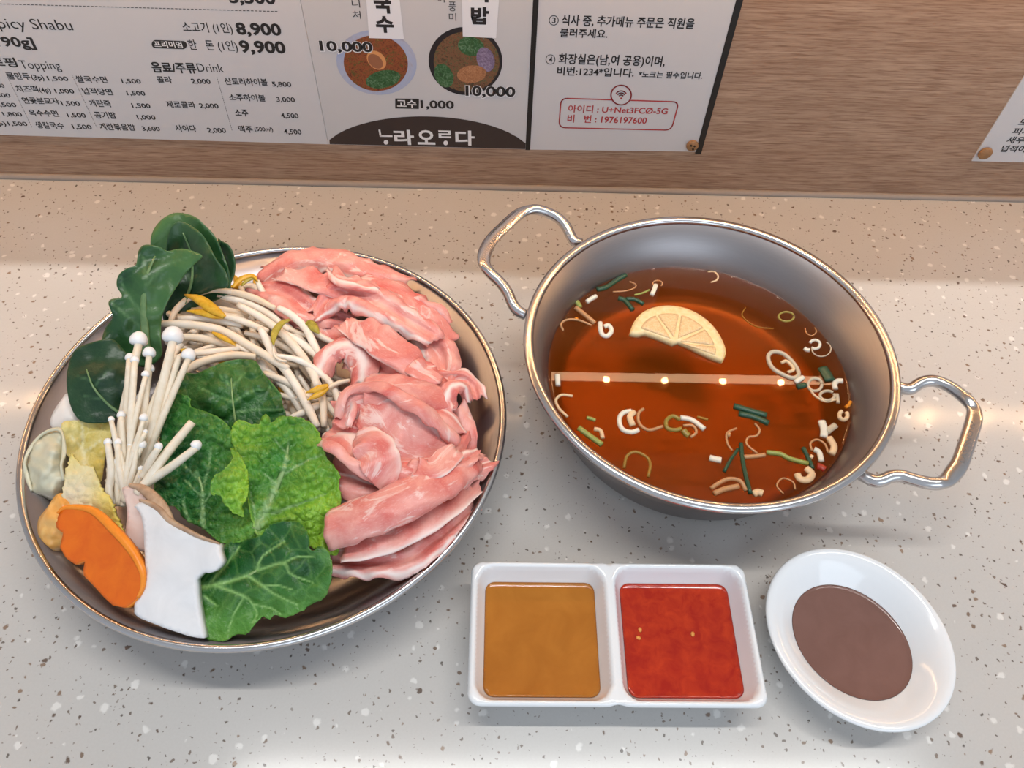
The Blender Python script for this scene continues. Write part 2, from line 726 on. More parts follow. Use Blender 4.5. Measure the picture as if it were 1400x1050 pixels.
for s_, a, b, y, h in (('500', -6, 8, 118.5, 5.5), ('1,500', -10, 16, 131.5, 5.5), ('1,500', -3, 24, 144.5, 5.5), ('1,800', 6, 32, 157.5, 5.5),
                       ('p)', 0, 10, 170, 5.5), ('1,500', 13, 39, 170.5, 5.5),
                       ('물만두', 13, 44, 107.5, 9.5), ('(3p)', 45, 62, 107.5, 6.5), ('1,500', 67, 95, 109, 6),
                       ('치즈떡', 25, 55, 125, 9.5), ('(4p)', 56, 71, 125, 6.5), ('1,000', 77, 103, 126, 6),
                       ('연꽃분모자', 34, 83, 141, 9), ('1,500', 86, 111, 143, 6),
                       ('옥수수면', 43, 82, 158, 9), ('1,500', 94, 119, 159, 6),
                       ('생칼국수', 52, 90, 174.5, 9), ('1,500', 101, 127, 175, 6),
                       ('쌀국수면', 107, 149, 112, 9.5), ('1,500', 168, 194, 112.5, 6),
                       ('넙적당면', 116, 156, 128.5, 9.5), ('1,500', 175, 200, 129, 6),
                       ('계란죽', 125, 154, 145, 9.5), ('1,500', 182, 207, 146, 6),
                       ('공기밥', 132, 161, 161, 9.5), ('1,000', 189, 214, 162, 6),
                       ('계란볶음밥', 139, 187, 177, 9.5), ('3,600', 196, 220, 177.5, 6),
                       ('콜라', 217, 237, 112.5, 9.5), ('2,000', 263, 289, 113, 6.5),
                       ('제로콜라', 230, 269, 146.5, 9.5), ('2,000', 274, 300, 146.5, 6.5),
                       ('사이다', 242, 270, 179, 9.5), ('2,000', 285, 310, 180, 6.5),
                       ('산토리하이볼', 309, 367, 115.5, 10), ('5,800', 373, 399, 117, 6.5),
                       ('소주하이볼', 315, 364, 137, 9.5), ('3,000', 379, 404, 138, 6.5),
                       ('소주', 323, 341, 158, 9.5), ('4,500', 385, 409, 160, 6.5),
                       ('맥주', 328, 347, 180, 9.5), ('(500ml)', 349, 374, 178, 5.5), ('4,500', 389, 413, 182, 6.5)):
    k.text(s_, a, b, y, h, B)
k.line([(255, 0), (255, 0.01)], 0.00001)
pill = ell(213.5, 59, 5.5, 5.6, 12, PI / 2, 1.5 * PI) + ell(250.5, 60.4, 5.5, 5.6, 12, -PI / 2, PI / 2)
k.poly(pill)
k.build('black_lettering', M['ink'], menu)
k = Ink(IY - 0.00008)
k.text('프리미엄', 213, 251, 64, 9, 0.02)
k.build('white_lettering', M['ink_white'], menu)
k = Ink(IY)
for a, b in (((8, 97), (45, 174)), ((99, 101), (134, 175)), ((297, 104), (318, 178))):
    k = Ink(IY)
    k.dash(a, b, 26, 0.0004)
    k.build('dotted_rule', M['ink_grey'], menu)

# ---- middle poster: noodle bowls
pc = Wp(718.3, 203)
food = poster('food_poster', 'grey poster showing two noodle bowls priced 10,000', pb.x, pc.x, pb.z, TOP, M['paper2'], zb2=pc.z)
k = Ink(IY)
k.text('니', 482, 493, 9, 11, 0.0)
k.text('처', 483, 494, 24.5, 11, 0.0)
k.build('vertical_lettering', M['ink'], food)
k = Ink(IY)
k.text('풍', 613.5, 624, 14, 13, 0.0)
k.text('미', 614, 624, 27.5, 11, 0.0)
k.text('이', 598, 608, 2, 9, 0.0)
k.build('vertical_lettering', M['ink'], food)
k = Ink(IY)
k.text('1,000', 575.5, 621, 146.5, 10.5, 0.03)
k.poly([(540.5, 133.3), (573, 133.8), (572.8, 147.5), (540.5, 147)])
k.build('extra_price_lettering', M['ink'], food)
# dark arch with the shop name
k = Ink(IY)
arch = []
for i in range(25):
    u = -1 + 2 * i / 24
    arch.append((584.6 + u * 134, 157.8 + 34.5 * (1 - math.sqrt(max(0.0, 1 - (u * 0.92) ** 2))) / (1 - math.sqrt(1 - 0.92 ** 2)) + u * 2.4))
k.poly(arch[::-1] + [(451, 195.6), (718, 202.6)])
k.build('dark_arch', M['ink_brown'], food)
k = Ink(IY - 0.0001)
k.line([(519, 176.5), (520.5, 184.5), (536, 184.7)], 0.0016)
k.text('라', 540, 567, 196.5, 20.5, 0.03)
k.text('오', 571.5, 595.5, 196.5, 20, 0.03)
k.text('ㄹ', 600, 617, 189, 12, 0.03)
k.text('다', 623, 649, 197.5, 20.5, 0.03)
for cx_, cy_ in ((528, 193), (609.5, 194)):
    k.poly(ell(cx_, cy_, 3.2, 3.2, 14))
k.build('shop_name_lettering', M['ink_white'], food)
k = Ink(IY - 0.0001)
k.text('고수', 543.5, 570, 146, 11, 0.02)
k.build('white_lettering', M['ink_white'], food)


def m_food(name, cols, scale, seed):
    t = NT(name)
    v = t.obj()
    x = t.n('ShaderNodeTexVoronoi')
    nn = t.n('ShaderNodeTexNoise')
    t.l(v, nn.inputs['Vector'])
    nn.inputs['Scale'].default_value = scale * 0.3
    r = t.n('ShaderNodeValToRGB')
    t.l(t.noise(v, scale, 5, 0.7, 1.5), r.inputs[0])
    el = r.color_ramp.elements
    while len(el) < len(cols):
        el.new(0.5)
    for i, c in enumerate(cols):
        el[i].position = 0.25 + 0.5 * i / (len(cols) - 1)
        el[i].color = tuple(s2l(c)) + (1,)
    return t.fin(r.outputs[0], 0.5)


M['food_a'] = m_food('printed_beef_soup', [(36, 22, 18), (92, 44, 26), (150, 78, 42), (70, 72, 30), (190, 140, 70)], 260.0, 1)
M['food_b'] = m_food('printed_noodle_salad', [(22, 22, 22), (66, 58, 36), (128, 84, 58), (58, 84, 48), (150, 130, 140)], 280.0, 2)
M['herb'] = m_food('printed_herbs', [(20, 44, 24), (46, 92, 48), (120, 150, 120)], 330.0, 3)
M['cabbage_print'] = m_food('printed_purple_cabbage', [(60, 50, 70), (128, 110, 140), (170, 160, 180)], 330.0, 3)
M['nut'] = m_food('printed_nuts', [(110, 70, 44), (168, 112, 74), (196, 150, 110)], 600.0, 3)
M['blue_rim'] = m_food('printed_pale_bowl_rim', [(142, 162, 204), (172, 178, 200), (150, 120, 118)], 22.0, 3)
M['lemon_print'] = plain('printed_lemon', (212, 148, 92), 0.5)
M['lemon_print_in'] = plain('printed_lemon_flesh', (150, 96, 66), 0.5)
M['dark_bowl'] = plain('printed_black_bowl', (26, 24, 30), 0.5)


def picture(name, layers, parent):
    e = None
    for i, (nm, poly, mat) in enumerate(layers):
        kk = Ink(IY + 0.00004 - 0.00002 * i)
        kk.poly(poly)
        if e is None:
            e = kk.build(name, mat, parent)
        else:
            kk.build(nm, mat, e)
    return e


def rell(cx, cy, rx, ry, rot, n=48):
    c, s = math.cos(rot), math.sin(rot)
    return [(cx + rx * math.cos(a) * c - ry * math.sin(a) * s, cy + rx * math.cos(a) * s + ry * math.sin(a) * c) for a in (2 * PI * i / n for i in range(n))]


picture('bowl_picture', [('rim', rell(515, 84, 55, 44, 0.15), M['blue_rim']),
                         ('filling', rell(514, 85, 44, 38, 0.15), M['food_a']),
                         ('herbs', rell(524, 107, 24, 12, -0.2), M['herb']),
                         ('lemon', rell(515, 81, 15, 11, 0.75), M['lemon_print']),
                         ('lemon_flesh', rell(513.5, 82.5, 12, 8, 0.75), M['lemon_print_in'])], food)
picture('bowl_picture', [('rim', rell(636.5, 82, 50.5, 46.5, 0.1), M['dark_bowl']),
                         ('filling', rell(638, 83, 45, 41, 0.1), M['food_b']),
                         ('herbs', rell(607, 102, 12, 17, -0.5), M['herb']),
                         ('greens', rell(644, 62, 18, 13, 0.2), M['herb']),
                         ('cabbage', rell(664, 80, 12, 17, -0.3), M['cabbage_print']),
                         ('nuts', rell(645, 100, 20, 12, -0.1), M['nut'])], food)
for q, tx in (([(499, -25), (544, -25), (552.5, 52.2), (505, 50.7)], ('국', '수')), ([(631, -25), (684, -25), (678.3, 50.8), (632.8, 48.4)], ('비', '밥'))):
    kk = Ink(IY - 0.0001)
    kk.poly(q)
    lb = kk.build('name_label', M['label'], food)
    kk = Ink(IY - 0.0002)
    if tx[0] == '국':
        kk.text('국', 513, 536.5, 17, 27, 0.045)
        kk.text('수', 515.5, 539.5, 43.5, 23, 0.045)
    else:
        kk.text('비', 644, 668, 1.5, 24, 0.045)
        kk.text('밥', 644, 668.5, 32, 24, 0.045)
    kk.build('label_lettering', M['ink'], lb)
for xa, xb, yb in ((438, 511, 68.8), (636, 705, 130)):
    kk = Ink(IY - 0.00022)
    kk.text('10,000', xa, xb, yb, 14.5, 0.075)
    e = kk.build('price_outline', M['ink_white'], food)
    kk = Ink(IY - 0.0003)
    kk.text('10,000', xa + 0.6, xb - 0.6, yb - 0.4, 13.6, 0.03)
    kk.build('price_lettering', M['ink'], e)

# ---- right notice with black edges
pd, pe = Wp(718.5, 203.3), Wp(959, 206.3)
note = poster('notice_poster', 'black-edged notice with a red wireless password box', pc.x + 0.0001, pe.x, pd.z, TOP, M['paper'], zb2=pe.z)
for xa, xb in ((Wp(718.3, 203), Wp(724.7, 203)), (Wp(951, 206), Wp(959, 206))):
    v, f = box(max(xa.x, pc.x + 0.0001), xb.x, PY - 0.0004, YW - 0.0002, pd.z - 0.0001, TOP)
    mk('black_edge', v, f, M['black_edge'], note, smooth=False)
k = Ink(IY)
for cx_, cy_, dg_ in ((757, 26.5, '3'), (752.5, 80, '4')):
    k.line(ell(cx_, cy_, 6.2, 6.4, 28) + [(cx_ + 6.2, cy_)], 0.0005)
    k.text(dg_, cx_ - 2.4, cx_ + 2.4, cy_ + 3.8, 7.6, 0.01)
k.text('식사 중, 추가메뉴 주문은 직원을', 767, 948.5, 34.5, 13.4, 0.022)
k.text('불러주세요.', 765, 830, 50.5, 12.5, 0.022)
k.text('화장실은(남,여 공용)이며,', 763, 908.6, 86.5, 13, 0.022)
k.text('비번:1234*입니다.', 761, 866, 103, 12, 0.022)
k.text('*노크는 필수입니다.', 872, 959.5, 106, 9.5, 0.022)
k.build('black_lettering', M['ink'], note)
k = Ink(IY)


def rrect(c, r, n=6):
    out = []
    for i in range(4):
        p, a, b = np.array(c[i], float), np.array(c[i - 1], float), np.array(c[(i + 1) % 4], float)
        u, w = (a - p) / np.linalg.norm(a - p), (b - p) / np.linalg.norm(b - p)
        p0, p1 = p + u * r, p + w * r
        for j in range(n + 1):
            t = j / n
            out.append(tuple((1 - t) ** 2 * p0 + 2 * t * (1 - t) * p + t * t * p1))
    return out


rb = rrect([(767, 133), (928, 138), (917.5, 176.8), (764, 173.2)], 9)
k.line(rb + [rb[0]], 0.0011)
k.text('아이디 : U+Net3FCØ-5G', 776, 912, 154, 10.5, 0.02)
k.text('비   번 : 1976197600', 775, 883.4, 167.5, 11, 0.02)
k.build('red_lettering', M['ink_red'], note)
k = Ink(IY - 0.0001)
k.poly(ell(849, 128.5, 14, 13.6, 36))
wd = k.build('wireless_badge', M['paper'], note)
k = Ink(IY - 0.0002)
k.line(ell(849, 128.5, 13.8, 13.4, 36) + [(862.8, 128.5)], 0.0011)
for r_ in (3.6, 6.4, 9.2):
    k.line(ell(849, 132, r_ * 0.95, r_, 10, -0.78 * PI, -0.22 * PI), 0.0010)
k.poly(ell(849, 132.8, 1.3, 1.3, 10))
k.build('wireless_symbol', M['ink_red'], wd)

# ---- poster at the right edge of the picture
pf = Wp(1327.5, 219)
side = poster('side_menu_poster', 'white menu sheet cut off by the right edge of the photo', pf.x, pf.x + 0.22, pf.z, TOP, M['paper'], cat='poster', zb2=pf.z - 0.0005)
k = Ink(IY)
k.text('모둠사리', 1398, 1450, 157, 9.5, B)
k.text('모듬어묵', 1389.5, 1440, 171, 9.5, B)
k.text('피시볼', 1381, 1420, 183, 9.5, B)
k.text('새우완자', 1373, 1422, 195, 9.5, B)
k.text('넙적어묵', 1365, 1412, 207, 9.5, B)
k.build('black_lettering', M['ink'], side)


def m_tackwood():
    t = NT('turned_wood')
    v = t.obj((60, 1, 300))
    return t.fin(t.mix(t.noise(v, 6, 3), s2l((120, 84, 52)), s2l((176, 132, 88))), 0.5)


M['tack'] = m_tackwood()
M['hole'] = plain('dark_scratches', (52, 34, 24), 0.7)


def tack(px, py, r, label, holes):
    c = Wp(px, py)
    t = thing('wooden_tack', label, 'push pin', (c.x, YW, c.z), 'wooden tacks pinning the posters')
    n = 28
    v, f = [], []
    for (rr, y) in ((r * 0.92, PY), (r, PY - 0.0008), (r, PY - 0.0024), (r * 0.9, PY - 0.0031), (0.0, PY - 0.0033)):
        for q in range(n):
            a = 2 * PI * q / n
            v.append((c.x + rr * math.cos(a), y, c.z + rr * math.sin(a)))
    for i in range(4):
        for q in range(n):
            w = (q + 1) % n
            f.append((i * n + q, i * n + w, (i + 1) * n + w, (i + 1) * n + q))
    f.append(tuple(range(n)))
    mk('head', v, f, M['tack'], t)
    if holes:
        kk = Ink(PY - 0.0034)
        for dx, dy in ((-2, -2), (2.5, -1), (0.5, 3)):
            kk.poly(ell(px + dx, py + dy, 1.5, 1.5, 10))
        kk.build('dark_pits', M['hole'], t)


tack(946, 196.5, 0.0050, 'wooden tack with dark pits at the notice corner', True)
tack(1345.5, 207, 0.0056, 'plain wooden tack pinning the right-edge menu sheet', False)

# ================================================================ steel plate
PCX, PCY, PR = -0.1402, 0.2716, 0.1489
plate = thing('steel_plate', 'large round steel plate heaped with pork, sprouts, mushrooms and greens', 'plate', (PCX, PCY, 0.0))
prof = [(0.0, 0.0035), (0.05, 0.0035), (0.098, 0.0035), (0.100, 0.0035), (0.108, 0.0045), (0.114, 0.009), (0.119, 0.016), (0.1452, 0.0478), (0.1465, 0.0468), (0.1205, 0.0150), (0.1150, 0.0078), (0.1085, 0.0022), (0.100, 0.0), (0.05, 0.0), (0.0, 0.0)]
prof = [(r, z) for r, z in prof]
v, f = lathe([p for p in prof if p[0] > 0] + [], PCX, PCY, 160, True)
# close the floor with discs (top and underside)
n_ = 160
rows = [p for p in prof if p[0] > 0]
f.append(tuple(range(n_)))
f = [q for q in f if not (min(q) < n_ and max(q) >= (len(rows) - 1) * n_)]
f.append(tuple((len(rows) - 1) * n_ + i for i in range(n_)))
mk('dish_body', v, f, M['steel_dull'], plate)
rim = [(PR - 0.0023 + 0.0023 * math.cos(a), 0.0478 + 0.0022 * math.sin(a)) for a in (2 * PI * i / 12 for i in range(12))]
v, f = lathe(rim, PCX, PCY, 160, True)
mk('rolled_rim', v, f, M['steel'], plate)

# ================================================================ shallow pot
KX, KY, KR = 0.1408, 0.3182, 0.1219
pot = thing('shabu_pot', 'two-handled steel pot filled with dark red-brown broth', 'pot', (KX, KY, 0.0))
inner = [(0.04, 0.0052), (0.083, 0.0052), (0.085, 0.0052), (0.0905, 0.0058), (0.0945, 0.0082), (0.0965, 0.0115), (0.1036, 0.033), (0.1155, 0.0675)]
outer = [(0.1172, 0.0675), (0.1052, 0.0328), (0.0980, 0.0105), (0.0955, 0.0055), (0.0915, 0.0012), (0.086, 0.0), (0.04, 0.0)]
rows = inner + outer
v, f = lathe(rows, KX, KY, 160, True)
f = [q for q in f if not (min(q) < n_ and max(q) >= (len(rows) - 1) * n_)]
f.append(tuple(range(n_)))
f.append(tuple((len(rows) - 1) * n_ + i for i in range(n_)))
mk('pot_body', v, f, M['steel_in'], pot)
rim = [(0.1152, 0.0672), (0.1158, 0.0692), (0.1172, 0.0702), (0.1195, 0.0702), (0.1212, 0.0694), (0.1219, 0.0680), (0.1212, 0.0664), (0.1190, 0.0658), (0.1168, 0.0660)]
v, f = lathe(rim, KX, KY, 160, True)
mk('rolled_rim', v, f, M['steel'], pot)


def handle(px, flat, text=None):
    pts, rad = [], []
    n = len(px)
    for i, (x, y) in enumerate(px):
        u = min(i, n - 1 - i) / (n / 2)
        z = 0.0575 + 0.011 * min(1.0, u * 1.6)
        pts.append(tuple(P(x, y, z)))
        w = 0.0039
        if flat[0] <= i <= flat[1]:
            e = min(1.0, (min(i - flat[0], flat[1] - i) + 1) / 2.0)
            w = 0.0039 + 0.0012 * e
        rad.append((w, 0.0039 if w < 0.0041 else 0.0028))
    v, f = tube(pts, rad, 14, 5)
    return mk('handle', v, f, M['steel'], pot), pts


HL = [(719, 431), (708, 425), (700, 414), (694, 400), (683.7, 386), (670, 373), (662, 360), (663, 345), (673, 327), (691, 309), (707, 294.5), (719.7, 288), (734, 286.7), (750.6, 291.6), (764, 299), (774, 310), (779, 320), (785, 330), (794, 333)]
HR = [(1222, 527), (1237.7, 531.8), (1246.7, 531), (1256, 525), (1267, 521), (1281, 521.5), (1297, 528), (1313, 539), (1324, 549), (1331, 559), (1332, 572), (1327, 590.5), (1320, 612), (1313, 632), (1304, 646), (1294, 656.5), (1282, 661), (1266.6, 660), (1248.6, 655.4), (1231, 650.5), (1217.8, 651.5), (1207, 656), (1196, 657.4), (1183, 652), (1168, 643)]
hl, _p = handle(HL, (6, 11))
hr, hp = handle(HR, (9, 15))


def engrave(parent, a, b, txt, size):
    """letters lying on the flattened grip, running from a to b"""
    v, f = glyphs(txt, 0.0)
    a, b = Vector(a), Vector(b)
    d = (b - a)
    L = d.length
    d.normalize()
    nrm = Vector((0, 0, 1))
    sd = nrm.cross(d).normalized()
    nrm = d.cross(sd).normalized()
    mn, mx = v.min(0), v.max(0)
    pts = [a + d * ((x - mn[0]) / (mx[0] - mn[0]) * L) + sd * ((y - mn[1]) / (mx[1] - mn[1]) - 0.5) * size + nrm * 0.0001 for x, y in v]
    mk('engraved_lettering', pts, f, M['engrave'], parent, smooth=False)


engrave(hr, P(1315.5, 632, 0.0712), P(1331, 577, 0.0712), 'LAVSNOW', 0.0026)
engrave(hl, P(671, 333, 0.0712), P(693, 309.5, 0.0712), 'LAVSNOW', 0.0024)

# ---- broth: a clear amber liquid with its own depth
BZ = 0.0335
bt = NT('amber_broth')
for x in list(bt.t.nodes):
    if x.type != 'OUTPUT_MATERIAL':
        bt.t.nodes.remove(x)
gl = bt.n('ShaderNodeBsdfGlossy')
gl.inputs['Roughness'].default_value = 0.015
tr = bt.n('ShaderNodeBsdfTransparent')
df = bt.n('ShaderNodeBsdfDiffuse')
df.inputs[0].default_value = s2l((178, 90, 20)) + (1,)
m1 = bt.n('ShaderNodeMixShader')
geo = bt.n('ShaderNodeNewGeometry')
front = bt.math('SUBTRACT', 1.0, geo.outputs['Backfacing'])
bt.l(bt.math('MULTIPLY', front, 0.16), m1.inputs[0])
bt.l(tr.outputs[0], m1.inputs[1])
bt.l(df.outputs[0], m1.inputs[2])
fr = bt.n('ShaderNodeFresnel')
fr.inputs[0].default_value = 1.36
m2 = bt.n('ShaderNodeMixShader')
bt.l(bt.math('MULTIPLY', fr.outputs[0], front), m2.inputs[0])
bt.l(m1.outputs[0], m2.inputs[1])
bt.l(gl.outputs[0], m2.inputs[2])
bt.l(m2.outputs[0], bt.out.inputs['Surface'])
ab = bt.n('ShaderNodeVolumeAbsorption')
ab.inputs['Color'].default_value = (0.90, 0.52, 0.05, 1)
ab.inputs['Density'].default_value = 72.0
bt.l(ab.outputs[0], bt.out.inputs['Volume'])
M['broth'] = bt.m
# meniscus at the wall, then the surface, inset a hair from the steel
prof = [(0.0845, 0.0056), (0.0902, 0.0062), (0.0941, 0.0085), (0.0961, 0.0117), (0.1033, BZ), (0.1036, BZ + 0.0009), (0.1029, BZ + 0.0003), (0.1018, BZ), (0.1008, BZ), (0.095, BZ), (0.05, BZ)]
v, f = lathe(prof, KX, KY, 160)
o = mk('broth', v, f, M['broth'], origin=(KX, KY, 0.0056))
tag(o, 'clear dark amber broth filling the steel pot', 'soup')

# ---- things floating in the broth
M['sc_white'] = plain('white_scallion', (236, 226, 208), 0.3, 0.05, Subsurface_Weight=0.1)
M['sc_cream'] = plain('cream_scallion', (226, 196, 156), 0.3, 0.08)
M['sc_tan'] = plain('broth_stained_scallion', (190, 142, 98), 0.3, 0.1)
M['sc_grey'] = plain('pale_grey_scallion', (196, 182, 158), 0.25, 0.08)
M['sc_green'] = plain('dark_green_scallion', (34, 74, 52), 0.28, 0.25)
M['sc_lime'] = plain('light_green_scallion', (150, 160, 84), 0.3, 0.12)
M['sc_olive'] = plain('olive_scallion', (146, 124, 52), 0.3, 0.12)
M['chili'] = plain('red_chilli', (160, 44, 24), 0.3, 0.2)
M['orange'] = plain('orange_fleck_and_glint', (226, 140, 30), 0.3, 0.1)  # shared by the chilli fleck and the painted orange glint
G_SC = 'scallion pieces floating in the broth'


def arc(cx, cy, rx, ry, a0, a1, n=12):
    return [(cx + rx * math.cos(math.radians(a0 + (a1 - a0) * i / n)), cy + ry * math.sin(math.radians(a0 + (a1 - a0) * i / n))) for i in range(n + 1)]


